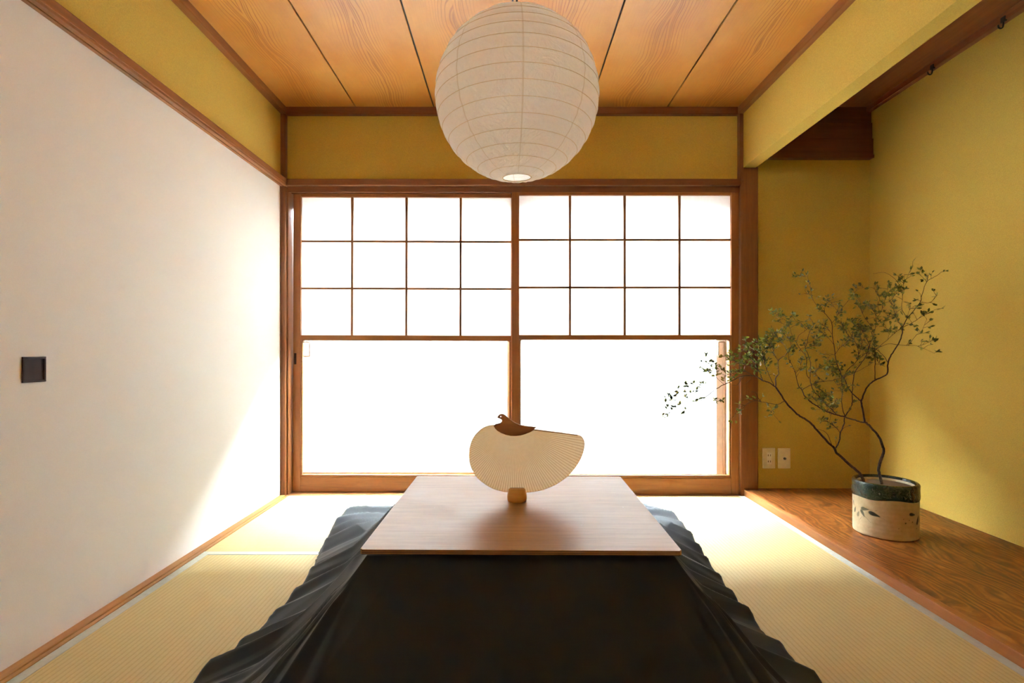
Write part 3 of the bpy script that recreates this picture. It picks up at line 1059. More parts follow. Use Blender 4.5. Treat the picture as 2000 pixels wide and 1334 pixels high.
def lantern_mat():
    t = NT('lantern_paper')
    x, y, z = t.xyz(t.objc())
    ang = t.math('ADD', t.math('ARCTAN2', y, x), math.radians(90 - 3))
    q = t.math('FRACT', t.math('ADD', t.math('DIVIDE', ang, 2 * math.pi / 8), 0.5))
    e = t.math('MULTIPLY', t.math('ABSOLUTE', t.math('SUBTRACT', q, 0.5)), 2 * math.pi / 8 * LR)
    seam = t.mapr(e, 0.0016, 0.0030, 1.0, 0.0, True)
    n = t.noise(t.objc(), 26.0, 4.0, 0.65, 1.2)
    cr_ = t.noise(t.objc(), 11.0, 5.0, 0.6, 2.2)
    fib = t.noise(t.objc(), 300.0, 2.0)
    c = t.mix(t.mapr(fib, 0.3, 0.7, 0.0, 1.0), (0.96, 0.94, 0.89), (0.985, 0.97, 0.93))
    c = t.mix(t.math('MULTIPLY', seam, 0.4), c, (0.62, 0.53, 0.39))
    wr = t.mapr(z, -0.22, 0.10, 1.0, 0.12)
    hgt = t.math('MULTIPLY', t.math('ADD', cr_, t.math('MULTIPLY', n, 0.4)), wr)
    bp_ = t.bump(hgt, 0.55, 0.02)
    d = t.n('ShaderNodeBsdfDiffuse'); t.link(c, d.inputs[0]); t.link(bp_, d.inputs['Normal'])
    tr = t.n('ShaderNodeBsdfTranslucent'); t.link(c, tr.inputs[0]); t.link(bp_, tr.inputs['Normal'])
    mx = t.n('ShaderNodeMixShader'); mx.inputs[0].default_value = 0.74
    t.link(d.outputs[0], mx.inputs[1]); t.link(tr.outputs[0], mx.inputs[2])
    return t.done(mx.outputs[0])

lamp = thing('pendant_lantern', 'large round white paper lantern hanging from the ceiling boards', 'lamp', LC)
NR = 18
lats = [math.radians(-80 + 160 * i / (NR - 1)) for i in range(NR)]
bm = bmesh.new()
rnd = random.Random(4)
SEG = 128
rings = []
SUB = 5
def rib_r(a):
    return LR * math.cos(a), LC.z + LR * math.sin(a)
for i in range(NR - 1):
    r0, z0 = rib_r(lats[i])
    r1, z1 = rib_r(lats[i + 1])
    for s in range(SUB if i < NR - 2 else SUB + 1):
        f = s / SUB
        ring = []
        for k in range(SEG):
            q = 2 * math.pi * k / SEG
            sag = 0.0028 * math.sin(math.pi * f)
            wr = 0.0022 * math.sin(math.pi * f) * noise.noise(Vector((q * 5, i * 3.1, f * 2)))
            rr = r0 + (r1 - r0) * f + (sag + wr) * math.cos((lats[i] + lats[i + 1]) / 2)
            zz = z0 + (z1 - z0) * f + (sag + wr) * math.sin((lats[i] + lats[i + 1]) / 2)
            # faint tilt of the ribs, as the wire winds in a spiral
            zz += 0.0025 * math.sin(q + 0.4)
            ring.append(bm.verts.new((LC.x + rr * math.cos(q), LC.y + rr * math.sin(q), zz)))
        rings.append(ring)
for i in range(len(rings) - 1):
    for k in range(SEG):
        bm.faces.new((rings[i][k], rings[i][(k + 1) % SEG], rings[i + 1][(k + 1) % SEG], rings[i + 1][k]))
obj('lamp_shade', bm, lantern_mat(), lamp, True)
bm = bmesh.new()
for i, a in enumerate(lats):
    r, z = rib_r(a)
    tube(bm, [(LC.x + (r + 0.0006) * math.cos(q), LC.y + (r + 0.0006) * math.sin(q), z + 0.0025 * math.sin(q + 0.4))
              for q in (2 * math.pi * k / 96 for k in range(96))], 0.00065 if 0 < i < NR - 1 else 0.0014, 5, True)
obj('ribs', bm, thin_paper('rib_wire_under_paper', (0.80, 0.68, 0.48), (0.80, 0.68, 0.48), 0.6), lamp, True, label='thin tan wire hoops')
bm = bmesh.new()
tube(bm, [(LC.x, LC.y, LC.z + LR * 0.9), (LC.x, LC.y, ZC - 0.02)], 0.0032, 8)
obj('cord', bm, M['black'], lamp, True, label='black cord')
bm = bmesh.new()
lathe(bm, [(0.0, ZC - 0.001), (0.032, ZC - 0.001), (0.030, ZC - 0.022), (0.008, ZC - 0.032), (0.0, ZC - 0.032)], 24, LC.x, LC.y)
bmesh.ops.remove_doubles(bm, verts=bm.verts, dist=1e-5)
obj('ceiling_rose', bm, M['insert'], lamp, True)

# ------------------------------------------------------------------ sockets on the alcove wall
def wall_at(px, py, Y=YB):
    p = at(px, py, Y)
    return p.x, p.z

x0, z1 = wall_at(1488.5, 874.5); x1, z0 = wall_at(1512.8, 914.5)
sock = thing('wall_socket', 'cream socket plate with four slots beside the alcove post', 'socket', ((x0 + x1) / 2, YB, z0))
obj('plate', box(x0, x1, YB - 0.009, YB - 0.0003, z0, z1, 0.003), M['plate'], sock)
cx, cz = (x0 + x1) / 2, (z0 + z1) / 2
obj('insert', box(cx - 0.014, cx + 0.014, YB - 0.0115, YB - 0.009, cz - 0.034, cz + 0.034, 0.001), M['insert'], sock, label='white socket insert')
for sx in (-1, 1):
    for sz in (-1, 1):
        obj('socket_slot', box(cx + sx * 0.0063 - 0.0016, cx + sx * 0.0063 + 0.0016, YB - 0.0120, YB - 0.0112, cz + sz * 0.0175 - 0.005, cz + sz * 0.0175 + 0.005), M['hole'], sock)
x0, z1 = wall_at(1518.5, 875.0); x1, z0 = wall_at(1542.5, 914.5)
ant = thing('aerial_socket', 'cream plate with one round aerial jack, nearer the alcove corner', 'socket', ((x0 + x1) / 2, YB, z0))
obj('plate', box(x0, x1, YB - 0.009, YB - 0.0003, z0, z1, 0.003), M['plate'], ant)
cx, cz = (x0 + x1) / 2, (z0 + z1) / 2
obj('insert', box(cx - 0.011, cx + 0.011, YB - 0.0110, YB - 0.009, cz - 0.011, cz + 0.011, 0.001), M['insert'], ant, label='white square insert')
bm = bmesh.new()
tube(bm, [(cx, YB - 0.0105, cz), (cx, YB - 0.0165, cz)], 0.0068, 16)
obj('jack', bm, M['hole'], ant, label='round brown jack')

# ------------------------------------------------------------------ picture hooks on the alcove rail
def hook(label, Y):
    X, Z = XT - 0.03, 2.2
    r = thing('picture_hook', label, 'hook', (X, Y, Z), 'picture hooks on the alcove rail')
    obj('bracket', box(X - 0.004, X + 0.006, Y - 0.010, Y + 0.010, Z - 0.010, Z + 0.012, 0.001), M['black'], r)
    bm = bmesh.new()
    pts = [(X, Y, Z - 0.008), (X - 0.001, Y, Z - 0.022), (X - 0.004, Y, Z - 0.032), (X - 0.012, Y, Z - 0.036), (X - 0.020, Y, Z - 0.032), (X - 0.022, Y, Z - 0.022)]
    tube(bm, catmull(pts, 4), 0.0032, 8)
    obj('hook_arm', bm, M['black'], r, True)
    return r
hook('black picture hook on the alcove rail, farther one close to the alcove back', 2.553)
hook('black picture hook on the alcove rail, nearer one close to the picture edge', 2.186)

# ------------------------------------------------------------------ pot
PC = Vector((1.645, 2.306, 0.0338))
PR, PH = 0.121, 0.228

def pot_paint(phi, z):
    """Brushed leaves on the pot: strength at angle phi (radians, 0 faces the camera side) and height z."""
    best = 0.0
    for (a, h, ln, wd, rot, st) in POT_LEAVES:
        ln, wd = ln * 1.15, wd * 1.25
        du = (phi - a) * PR
        dz = z - h
        c, s = math.cos(rot), math.sin(rot)
        x = du * c + dz * s
        y = -du * s + dz * c
        taper = wd * (1 - 0.55 * (x / ln + 0.2)) if abs(x) < ln else wd * 0.4
        q = (x / ln) ** 2 + (y / max(taper, 1e-4)) ** 2
        if q < 1.0:
            best = max(best, st * min(1.0, (1 - q) * 3.0))
    return best

# (angle, height, half length, half width, tilt, strength); angle runs left to right as seen
POT_LEAVES = [(-0.32, 0.100, 0.022, 0.0075, -0.25, 1.0), (-0.64, 0.113, 0.018, 0.0065, 0.10, 0.75), (-0.72, 0.092, 0.016, 0.006, -0.95, 0.8),
              (-0.92, 0.083, 0.013, 0.006, 1.15, 0.6), (-1.12, 0.095, 0.013, 0.0055, 1.25, 0.9), (-1.25, 0.120, 0.013, 0.004, -1.1, 0.9),
              (0.88, 0.113, 0.015, 0.006, -0.15, 1.0), (1.18, 0.086, 0.020, 0.007, 1.2, 1.0), (1.42, 0.090, 0.020, 0.006, 1.35, 1.0),
              (-0.45, 0.116, 0.025, 0.0012, 0.08, 0.5), (-0.55, 0.074, 0.022, 0.0011, -0.7, 0.45), (-0.80, 0.068, 0.016, 0.001, 0.9, 0.4),
              (-0.18, 0.093, 0.03, 0.001, -0.35, 0.4),
              (0.62, 0.078, 0.0028, 0.0028, 0, 1.0), (0.75, 0.090, 0.002, 0.002, 0, 0.8), (0.88, 0.082, 0.0024, 0.0024, 0, 0.8), (0.55, 0.095, 0.0015, 0.0015, 0, 0.6),
              (0.40, 0.055, 0.002, 0.002, 0, 0.5), (0.48, 0.046, 0.0025, 0.0015, 0, 0.5), (1.1, 0.052, 0.003, 0.002, 0, 0.7)]

pot = thing('flower_pot', 'cream pottery cylinder with dark green glazed rim and painted leaves on the alcove floor', 'pot', PC)
AX = math.atan2(-PC.y, -PC.x)          # direction from the pot towards the camera
def pot_ring(bm, r, z, seg):
    return [bm.verts.new((PC.x + r * math.cos(AX + 2 * math.pi * k / seg), PC.y + r * math.sin(AX + 2 * math.pi * k / seg), PC.z + z)) for k in range(seg)]
SEGP = 420
bm = bmesh.new()
lay = bm.verts.layers.float_color.new('brush')
prof = [(0.06, 0.0006), (PR - 0.006, 0.0), (PR - 0.0015, 0.003)]
prof += [(PR - 0.001 + 0.00015 * math.sin(k * 0.7), 0.006 + 0.002 * k) for k in range(94)]
prof += [(PR - 0.002, PH - 0.034), (PR - 0.004, PH - 0.004), (PR - 0.014, PH - 0.004), (PR - 0.018, PH - 0.02), (PR - 0.017, 0.10), (PR - 0.02, 0.03), (0.02, 0.028)]
rings = [pot_ring(bm, r, z, SEGP) for r, z in prof]
for i in range(len(rings) - 1):
    for k in range(SEGP):
        bm.faces.new((rings[i][k], rings[i][(k + 1) % SEGP], rings[i + 1][(k + 1) % SEGP], rings[i + 1][k]))
bm.faces.new(rings[0]); bm.faces.new(rings[-1])
bmesh.ops.recalc_face_normals(bm, faces=bm.faces)
for i, ring in enumerate(rings):
    z = prof[i][1]
    for k, vtx in enumerate(ring):
        phi = 2 * math.pi * k / SEGP
        if phi > math.pi:
            phi -= 2 * math.pi
        s = pot_paint(phi, z) if 3 <= i < 97 else 0.0
        vtx[lay] = (s, s, s, 1)

def pot_mat():
    t = NT('cream_stoneware_with_brushed_leaves')
    a = t.n('ShaderNodeAttribute'); a.attribute_name = 'brush'
    n = t.noise(t.objc(), 40.0, 3.0, 0.6)
    sp_ = t.noise(t.objc(), 180.0, 2.0)
    c = t.mix(t.mapr(n, 0.3, 0.7, 0.0, 1.0), (0.50, 0.395, 0.22), (0.60, 0.49, 0.30))
    c = t.mix(t.mapr(sp_, 0.68, 0.76, 0.0, 0.35), c, (0.34, 0.25, 0.14))
    c = t.mix(a.outputs['Fac'], c, (0.025, 0.032, 0.018))
    return t.done(t.bsdf(c, 0.42, 0.4, t.bump(n, 0.05, 0.003)))

obj('pot_body', bm, pot_mat(), pot, True)
bm = bmesh.new()
lathe(bm, [(PR - 0.0168, PC.z + PH - 0.020), (0.05, PC.z + PH - 0.023), (0.001, PC.z + PH - 0.022)], 64, PC.x, PC.y)
obj('soil', bm, plain('dark_damp_soil', (0.10, 0.062, 0.030), 0.9, 0.2), pot, True, label='brown filling inside the pot')
# glazed rim band with an uneven lower edge
bm = bmesh.new()
NB = 180
def rim_low(k):
    q = 2 * math.pi * k / NB
    return PH - 0.066 + 0.004 * math.sin(q * 2 + 0.8) + 0.003 * math.sin(q * 5)
bands = []
for j in range(8):
    ring = []
    for k in range(NB):
        zl = rim_low(k)
        zz = zl + (PH - 0.008 - zl) * j / 7
        rr = PR + (0.0004 if j == 0 else 0.0018 + 0.0006 * math.sin(j))
        q = AX + 2 * math.pi * k / NB
        ring.append(bm.verts.new((PC.x + rr * math.cos(q), PC.y + rr * math.sin(q), PC.z + zz)))
    bands.append(ring)
for (r, z) in ((PR + 0.0005, PH - 0.003), (PR - 0.003, PH), (PR - 0.011, PH + 0.0005), (PR - 0.0155, PH - 0.003), (PR - 0.0165, PH - 0.010)):
    bands.append(pot_ring(bm, r, z, NB))
for i in range(len(bands) - 1):
    for k in range(NB):
        bm.faces.new((bands[i][k], bands[i][(k + 1) % NB], bands[i + 1][(k + 1) % NB], bands[i + 1][k]))

def glaze():
    t = NT('dark_green_glaze')
    n = t.noise(t.objc(), 55.0, 3.0, 0.6, 1.2)
    n2 = t.noise(t.objc(), 12.0, 2.0)
    c = t.mix(t.mapr(n, 0.35, 0.65, 0.0, 1.0), (0.010, 0.018, 0.011), (0.030, 0.042, 0.024))
    c = t.mix(t.mapr(n2, 0.5, 0.7, 0.0, 0.5), c, (0.012, 0.034, 0.032))
    return t.done(t.bsdf(c, 0.16, 0.55, t.bump(n, 0.6, 0.006)))

obj('glazed_rim', bm, glaze(), pot, True, label='dark green embossed glaze band')

# ------------------------------------------------------------------ branches
LEAFY = 1.45

def leaf_mat(name, a, b, seed):
    t = NT(name)
    at_ = t.n('ShaderNodeAttribute'); at_.attribute_name = 'tone'
    c = t.mix(at_.outputs['Fac'], a, b)
    d = t.bsdf(c, 0.42, 0.5)
    tr = t.n('ShaderNodeBsdfTranslucent'); t.put(tr.inputs[0], t.mix(0.5, c, (0.38, 0.44, 0.04)))
    mx = t.n('ShaderNodeMixShader'); mx.inputs[0].default_value = 0.30
    t.link(d, mx.inputs[1]); t.link(tr.outputs[0], mx.inputs[2])
    return t.done(mx.outputs[0])

M['leaf'] = leaf_mat('small_green_leaves', (0.026, 0.036, 0.004), (0.27, 0.27, 0.045), 1)
def bark():
    t = NT('grey_brown_bark')
    n = t.noise(t.objc(), 120.0, 3.0, 0.6)
    c = t.mix(t.mapr(n, 0.3, 0.7, 0.0, 1.0), (0.030, 0.019, 0.013), (0.085, 0.058, 0.038))
    return t.done(t.bsdf(c, 0.75, 0.25, t.bump(n, 0.3, 0.002)))
M['bark'] = bark()

def leaf(bm, lay, P, d, nrm, L, W, tone):
    d = d.normalized()
    s = d.cross(nrm)
    if s.length < 1e-5:
        s = d.cross(Vector((0.3, 0.5, 0.8)))
    s.normalize()
    n = s.cross(d)
    mid = [P, P + d * L * 0.35 - n * L * 0.05, P + d * L * 0.7 - n * L * 0.05, P + d * L]
    hw = [0, W * 0.95, W * 0.72, 0]
    ms = [bm.verts.new(q) for q in mid]
    lf = [bm.verts.new(mid[i] + s * hw[i] * 0.5 + n * hw[i] * 0.16) for i in (1, 2)]
    rt = [bm.verts.new(mid[i] - s * hw[i] * 0.5 + n * hw[i] * 0.16) for i in (1, 2)]
    for v in ms + lf + rt:
        v[lay] = (tone, tone, tone, 1)
    bm.faces.new((ms[0], ms[1], lf[0]))
    bm.faces.new((ms[1], ms[2], lf[1], lf[0]))
    bm.faces.new((ms[2], ms[3], lf[1]))
    bm.faces.new((ms[0], rt[0], ms[1]))
    bm.faces.new((ms[1], rt[0], rt[1], ms[2]))
    bm.faces.new((ms[2], rt[1], ms[3]))

def grow(name, label, root_Y, lines, seed, leaf_scale=1.0):
    """lines: (points, start radius, end radius, depth drift, leafiness); every line starts on an earlier one."""
    rnd = random.Random(seed)
    placed = []                                    # (px, py, Y)
    wood_bm, leaf_bm = bmesh.new(), bmesh.new()
    lay = leaf_bm.verts.layers.float_color.new('tone')
    base = None
    nleaf = 0

    def spray(P, d, n, L):
        """A short twig with a few leaves at its end."""
        nonlocal nleaf
        k = n
        tip = P + d * L
        bend = Vector((rnd.uniform(-1, 1), rnd.uniform(-1, 1), rnd.uniform(-0.2, 1))) * L * 0.15
        tube(wood_bm, [P, P + d * L * 0.5 + bend, tip], [0.0008, 0.0006, 0.0004], 4)
        for q in range(k):
            f = 1.0 if q < 2 else rnd.uniform(0.45, 1.0)
            B = P.lerp(tip, f)
            ld = (d * 0.7 + Vector((rnd.uniform(-1, 1), rnd.uniform(-1, 1), rnd.uniform(-0.7, 0.9)))).normalized()
            nr = Vector((rnd.uniform(-0.8, 0.8), rnd.uniform(-0.9, 0.5), rnd.uniform(0.0, 1.0))).normalized()
            ln = rnd.uniform(0.011, 0.0185) * leaf_scale
            leaf(leaf_bm, lay, B, ld, nr, ln, ln * rnd.uniform(0.5, 0.68), rnd.random() ** 1.7)
            nleaf += 1

    for li, (pts, r0, r1, drift, leafy) in enumerate(lines):
        if not placed:
            Y0 = root_Y
        else:
            Y0 = min(placed, key=lambda q: (q[0] - pts[0][0]) ** 2 + (q[1] - pts[0][1]) ** 2)[2]
        acc = [0.0]
        for a, b in zip(pts, pts[1:]):
            acc.append(acc[-1] + math.hypot(b[0] - a[0], b[1] - a[1]))
        tot = max(acc[-1], 1e-6)
        W = []
        for (x, y), s in zip(pts, acc):
            Y = Y0 + drift * s / tot + 0.012 * math.sin(3.0 * s / tot + li) * (s > 0)
            placed.append((x, y, Y))
            W.append(at(x, y, Y))
        if base is None:
            base = W[0]
        C = catmull(W, 5)
        n = len(C)
        for i in range(1, n):
            j = 0.0011 if r0 > 0.0016 else 0.0007
            if i < n - 1:
                C[i] = C[i] + Vector((rnd.uniform(-j, j), rnd.uniform(-j, j), rnd.uniform(-j, j)))
        R = [r0 + (r1 - r0) * i / (n - 1) for i in range(n)]
        # knobbly nodes where a line starts
        R[0] *= 1.15
        tube(wood_bm, C, R, 7 if r0 > 0.002 else 5)
        if leafy > 0:
            seglen = sum((C[i + 1] - C[i]).length for i in range(n - 1))
            m = max(1, int(seglen * leafy * LEAFY + 0.5))
            for q in range(m):
                f = 1.0 if q == 0 else 1 - (q / m) * rnd.uniform(0.55, 1.0)
                i = min(n - 2, max(0, int(f * (n - 1))))
                P = C[i].lerp(C[i + 1], f * (n - 1) - i if i < n - 1 else 0)
                t = (C[i + 1] - C[i]).normalized()
                d = (t * 0.6 + Vector((rnd.uniform(-1, 1), rnd.uniform(-0.9, 0.9), rnd.uniform(-0.6, 1.1)))).normalized()
                spray(P, d, rnd.choice((2, 3, 3, 4)), rnd.uniform(0.012, 0.036))
    r = thing(name, label, 'branch', base, 'leafy branches in the pot')
    obj('stem', wood_bm, M['bark'], r, True, label='bare grey-brown stem and twigs')
    obj('foliage', leaf_bm, M['leaf'], r, False, label='small green leaves')
    return r

A_LINES = [
    ([(1690, 950), (1685, 934), (1678.8, 924.6), (1661, 909), (1646, 895), (1633.5, 884), (1630, 876)], 0.0062, 0.0052, -0.02, 0),
    ([(1630, 876), (1614, 860.5), (1599, 843.7), (1583, 826), (1572, 818), (1560, 811), (1542, 794.6), (1533, 783), (1515, 756)], 0.0046, 0.0034, -0.05, 0),
    ([(1515, 756), (1501, 747), (1489, 743), (1479, 736), (1470, 734), (1453, 734), (1436, 740.7), (1426, 746), (1413.7, 751), (1396.8, 761), (1386.7, 768.8), (1373, 779), (1362, 788), (1350.7, 792.4), (1339.5, 794.7), (1328, 798.6), (1310, 803.7)], 0.0026, 0.0006, -0.10, 10),
    ([(1489, 743), (1485, 731), (1482, 724), (1474, 708), (1462, 694), (1452, 684)], 0.0018, 0.0006, -0.05, 130),
    ([(1482, 724), (1470, 716), (1456, 712), (1440, 708), (1428, 700)], 0.0012, 0.0005, -0.04, 150),
    ([(1470, 734), (1458, 726), (1444, 724), (1430, 730), (1415, 735)], 0.0012, 0.0005, 0.03, 110),
    ([(1436, 740.7), (1424, 728), (1410, 722), (1398, 726), (1388, 728)], 0.0010, 0.0004, 0.03, 110),
    ([(1413.7, 751), (1402, 740), (1390, 730), (1382, 712), (1373, 708)], 0.0009, 0.0004, 0.02, 45),
    ([(1386.7, 768.8), (1375, 762), (1366, 764)], 0.0008, 0.0004, 0.0, 50),
    ([(1362, 788), (1352, 775), (1345, 758), (1332, 766)], 0.0007, 0.0004, 0.0, 60),
    ([(1339.5, 794.7), (1330, 784), (1316, 772), (1303, 782)], 0.0007, 0.0004, 0.0, 60),
    ([(1350.7, 792.4), (1343, 786), (1336, 792)], 0.0007, 0.0004, 0.0, 60),
    ([(1328, 798.6), (1316, 800), (1307, 808)], 0.0006, 0.0004, 0.0, 90),
    ([(1397, 761), (1390, 775), (1398, 778)], 0.0007, 0.0004, 0.0, 60),
    ([(1453, 734), (1440, 752), (1430, 752)], 0.0009, 0.0005, 0.02, 0),
    ([(1470, 734), (1462, 744), (1456, 749)], 0.0009, 0.0005, 0.02, 0),
    # curled side twig
    ([(1533, 783), (1518, 790), (1500, 787), (1487, 785), (1479, 783), (1466, 785), (1454, 792), (1444, 795), (1438, 802), (1434, 813)], 0.0013, 0.0006, -0.04, 22),
    ([(1487, 785), (1480, 776), (1476, 767), (1466, 765)], 0.0012, 0.0008, -0.01, 0),
    ([(1466, 785), (1458, 781), (1450, 783)], 0.0010, 0.0006, -0.01, 0),
    ([(1500, 787), (1508, 800), (1512, 812)], 0.0008, 0.0004, 0.02, 70),
    # upright at the fork
    ([(1515, 756), (1515.4, 737.7), (1520.5, 729.6), (1520, 705), (1532.6, 694.5), (1538, 689)], 0.0026, 0.0012, 0.04, 12),
    ([(1538, 689), (1533, 676), (1522, 664), (1516, 654)], 0.0012, 0.0005, 0.03, 130),
    ([(1538, 689), (1545, 676), (1540, 662), (1530, 652)], 0.0011, 0.0005, -0.03, 80),
    ([(1520, 705), (1512, 692), (1508, 676), (1498, 664)], 0.0011, 0.0005, -0.03, 110),
    ([(1512, 754), (1500, 728), (1494, 710.7), (1490, 692), (1484, 676), (1476, 666)], 0.0014, 0.0005, -0.04, 85),
    ([(1494, 710.7), (1486, 700), (1476, 690), (1464, 682), (1456, 668)], 0.0010, 0.0005, -0.02, 120),
    ([(1490, 692), (1500, 680), (1506, 666), (1512, 650)], 0.0009, 0.0004, 0.02, 110),
    # second stem from the first fork, rising to the right
    ([(1630, 876), (1633.5, 873), (1639.6, 860), (1641, 846), (1648.4, 829), (1650.4, 814.7), (1660, 799), (1665, 787), (1664.6, 760), (1669, 729.6), (1680, 712), (1690.5, 697), (1698.6, 675.6)], 0.0032, 0.0012, 0.10, 16),
    ([(1650.4, 814.7), (1644, 789.7), (1645.7, 764), (1644, 740), (1640, 722), (1632, 708)], 0.0018, 0.0007, 0.05, 24),
    ([(1641, 846), (1634, 835.6), (1619, 824.8), (1610, 822)], 0.0010, 0.0005, -0.02, 85),
    ([(1626, 872), (1614, 845.7), (1598, 838)], 0.0014, 0.0006, -0.03, 0),
    ([(1619, 824.8), (1622, 812), (1616, 798), (1622, 784)], 0.0007, 0.0004, 0.02, 80),
    ([(1698.6, 675.6), (1692, 660), (1684, 646), (1676, 634)], 0.0012, 0.0005, 0.0, 100),
    ([(1690.5, 697), (1700, 690), (1708, 694)], 0.0009, 0.0004, 0.02, 90),
]
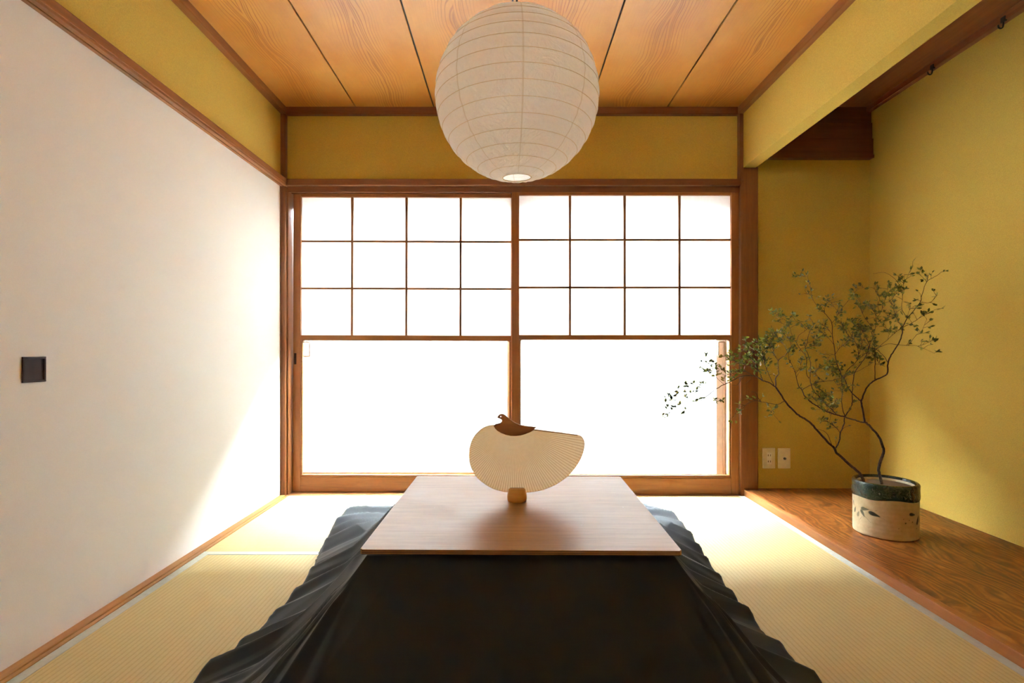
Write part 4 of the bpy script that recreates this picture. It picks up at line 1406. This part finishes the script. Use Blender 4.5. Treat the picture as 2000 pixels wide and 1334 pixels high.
B_LINES = [
    ([(1724, 955), (1720.6, 936.8), (1716, 919), (1719, 903), (1724, 889.6), (1726, 880), (1723, 868), (1718, 855.8), (1705.7, 839.6), (1695, 828.8), (1689, 824)], 0.0062, 0.0046, 0.02, 0),
    # left limb
    ([(1689, 824), (1684, 824.8), (1670.7, 820.7), (1651.8, 815), (1635.6, 810.6), (1624, 807), (1611, 802.5), (1599, 795), (1584, 785.6), (1572, 773.5), (1566.4, 762)], 0.0036, 0.0022, 0.05, 8),
    ([(1566.4, 762), (1558, 750), (1554, 729.6), (1547.5, 714.7), (1542, 704), (1540, 690), (1546, 676)], 0.0020, 0.0007, 0.04, 34),
    ([(1554, 729.6), (1562, 718), (1566, 706)], 0.0009, 0.0004, 0.02, 80),
    ([(1566.4, 762), (1574.5, 756.6), (1596, 747), (1609.6, 745), (1628.5, 742.4), (1646, 737.7), (1669, 728), (1690.6, 717), (1704, 708)], 0.0015, 0.0006, 0.0, 14),
    ([(1609.6, 745), (1600, 738), (1592, 728), (1596, 718)], 0.0009, 0.0004, 0.03, 100),
    ([(1628.5, 742.4), (1636, 752), (1644, 750), (1641, 764)], 0.0009, 0.0004, 0.02, 90),
    ([(1596, 747), (1592, 756), (1601, 760)], 0.0008, 0.0004, -0.02, 100),
    ([(1633, 808), (1620.7, 796), (1610, 785.6), (1599, 773.5), (1589, 763), (1584, 750), (1582, 737.7), (1584, 717.4), (1580, 696), (1573, 681), (1576.5, 670), (1580, 651), (1588, 637.8), (1589, 632), (1583, 622)], 0.0024, 0.0007, 0.06, 14),
    ([(1580, 739), (1575, 728), (1574.5, 698.5), (1566, 685), (1555.6, 670), (1547.5, 656.7), (1542, 639), (1539.4, 628), (1545, 618)], 0.0014, 0.0005, -0.04, 34),
    ([(1555.6, 670), (1560, 656), (1570, 648), (1575, 643), (1566, 634), (1552, 625)], 0.0010, 0.0004, 0.02, 40),
    ([(1573, 681), (1586, 676), (1596, 676)], 0.0009, 0.0004, 0.03, 80),
    ([(1576.5, 670), (1588, 666), (1596, 660)], 0.0008, 0.0004, -0.03, 80),
    ([(1539.4, 628), (1528, 622), (1520, 616), (1508, 610)], 0.0007, 0.0004, 0.0, 80),
    ([(1542, 639), (1532, 634), (1524, 628)], 0.0007, 0.0004, 0.02, 80),
    ([(1611, 802.5), (1604, 790), (1606, 778), (1616, 772)], 0.0008, 0.0004, -0.02, 90),
    ([(1599, 795), (1594, 782), (1586, 776)], 0.0008, 0.0004, -0.03, 80),
    ([(1624, 807), (1630, 794), (1632, 780)], 0.0008, 0.0004, 0.03, 70),
    # centre
    ([(1689, 824), (1687, 811), (1683.5, 791), (1682, 783.6)], 0.0040, 0.0036, 0.02, 0),
    ([(1682, 783.6), (1676, 779), (1663.6, 767), (1655.5, 755), (1648.7, 739), (1642, 729.6), (1635, 712), (1631, 692), (1628.5, 673), (1625.8, 654), (1624.4, 631), (1616, 617.5), (1609.6, 610.8), (1600, 604), (1586.8, 583), (1583.6, 564), (1577, 539)], 0.0026, 0.0006, 0.08, 15),
    ([(1577, 539), (1570, 540), (1560, 537)], 0.0006, 0.0004, 0.0, 90),
    ([(1586.8, 583), (1582, 576), (1577, 574)], 0.0006, 0.0004, 0.0, 90),
    ([(1624.4, 631), (1632, 622), (1638, 611), (1646, 600), (1656, 588), (1664, 576), (1678, 564), (1688, 562)], 0.0010, 0.0004, 0.03, 34),
    ([(1638, 611), (1630, 600), (1622, 590)], 0.0007, 0.0004, 0.0, 70),
    ([(1609.6, 610.8), (1612, 598), (1620, 584)], 0.0007, 0.0004, -0.02, 60),
    ([(1628.5, 673), (1618, 660), (1606, 650), (1598, 642)], 0.0009, 0.0004, 0.03, 70),
    ([(1625.8, 654), (1615, 640), (1606, 634)], 0.0008, 0.0004, -0.02, 80),
    ([(1631, 692), (1640, 680), (1650, 672), (1658, 664)], 0.0010, 0.0004, -0.04, 110),
    ([(1631, 692), (1622, 694), (1616, 700)], 0.0008, 0.0004, 0.02, 80),
    ([(1648.7, 739), (1654, 724), (1666, 713), (1674, 704), (1677, 692), (1674, 676), (1668, 664), (1660, 650)], 0.0016, 0.0006, -0.03, 46),
    ([(1677, 692), (1683, 672), (1680, 654), (1672, 640), (1664, 628)], 0.0011, 0.0004, 0.03, 110),
    ([(1668, 664), (1656, 654), (1648, 640), (1642, 630)], 0.0009, 0.0004, -0.02, 130),
    ([(1635, 712), (1624, 716), (1618, 724)], 0.0008, 0.0004, -0.03, 90),
    ([(1642, 729.6), (1630, 726), (1622, 732)], 0.0008, 0.0004, -0.02, 100),
    ([(1674, 704), (1690, 690), (1696.6, 678), (1707, 651), (1711, 622), (1704, 604), (1698, 592)], 0.0012, 0.0005, 0.03, 55),
    ([(1711, 622), (1719.6, 611), (1726, 592), (1734, 573.5), (1733, 558)], 0.0009, 0.0004, 0.02, 62),
    ([(1707, 651), (1700, 636), (1690, 622), (1682, 606), (1680, 590), (1668, 575)], 0.0010, 0.0004, -0.03, 62),
    ([(1719.6, 611), (1714, 598), (1718, 584), (1712, 570), (1704, 562)], 0.0008, 0.0004, 0.01, 55),
    ([(1726, 592), (1738, 588), (1748, 576), (1756, 570)], 0.0008, 0.0004, 0.02, 60),
    # right limb
    ([(1682, 783.6), (1685.5, 775), (1693.6, 756), (1709, 742.4), (1732, 731), (1734, 710), (1740.6, 693), (1754, 673), (1761.6, 653), (1762.7, 639.6)], 0.0036, 0.0022, 0.06, 0),
    ([(1762.7, 639.6), (1772, 621.7), (1782.6, 609), (1797, 590), (1800.5, 575.6), (1810, 551), (1826.7, 540), (1838, 531.5)], 0.0018, 0.0006, 0.03, 9),
    ([(1810, 551), (1804.7, 544), (1794, 534.6)], 0.0008, 0.0005, 0.0, 30),
    ([(1797, 590), (1816, 591), (1830, 577.7)], 0.0009, 0.0004, 0.0, 22),
    ([(1762.7, 639.6), (1780.5, 631), (1801.5, 617.5), (1821.4, 607)], 0.0011, 0.0005, 0.02, 30),
    ([(1762.7, 639.6), (1755, 628), (1747, 611), (1743.8, 596.6), (1736, 586)], 0.0011, 0.0005, -0.02, 52),
    ([(1772, 621.7), (1761.6, 603), (1762.7, 579.8), (1760.6, 561), (1765.8, 552.5), (1782.6, 521)], 0.0011, 0.0004, -0.03, 30),
    ([(1760.6, 561), (1755, 554.6), (1747, 544), (1728, 532.5), (1705, 534.6)], 0.0009, 0.0005, -0.01, 0),
    ([(1762.7, 570), (1765.8, 550), (1766, 536.7)], 0.0007, 0.0004, 0.01, 30),
    ([(1761.6, 603), (1750, 610), (1744, 620), (1734, 616)], 0.0008, 0.0004, 0.02, 70),
    ([(1754, 673), (1774, 675), (1793, 676), (1824.6, 690)], 0.0010, 0.0004, 0.0, 14),
    ([(1774, 675), (1789, 655), (1799, 649), (1810, 624)], 0.0009, 0.0004, 0.02, 30),
    ([(1793, 676), (1806, 672), (1820, 666)], 0.0008, 0.0004, 0.02, 46),
    ([(1754, 673), (1734, 672), (1711, 681.6), (1698, 690)], 0.0011, 0.0005, -0.03, 18),
    ([(1709, 742.4), (1709, 710), (1709, 684.7), (1707, 666), (1702, 648)], 0.0018, 0.0008, 0.04, 22),
    ([(1709, 710), (1717, 711), (1713, 703)], 0.0007, 0.0004, 0.0, 110),
    ([(1734, 708), (1726, 695), (1711, 682.6), (1698, 678), (1690, 668)], 0.0013, 0.0005, -0.03, 22),
    ([(1711, 682.6), (1728, 668), (1747, 651), (1757, 642.7)], 0.0010, 0.0006, 0.02, 26),
    ([(1747, 651), (1736, 646), (1730, 640)], 0.0008, 0.0004, 0.0, 110),
    ([(1772, 621.7), (1776, 606), (1783, 600)], 0.0007, 0.0004, 0.0, 90),
    ([(1810, 551), (1812, 543)], 0.0006, 0.0004, 0.0, 110),
]
grow('leafy_branch', 'leafy branch leaning far left from the pot towards the right screen', 2.29, A_LINES, 11, 1.08)
grow('leafy_branch', 'leafy branch rising from the pot in an S bend and spreading over the alcove wall', 2.32, B_LINES, 23, 1.15)
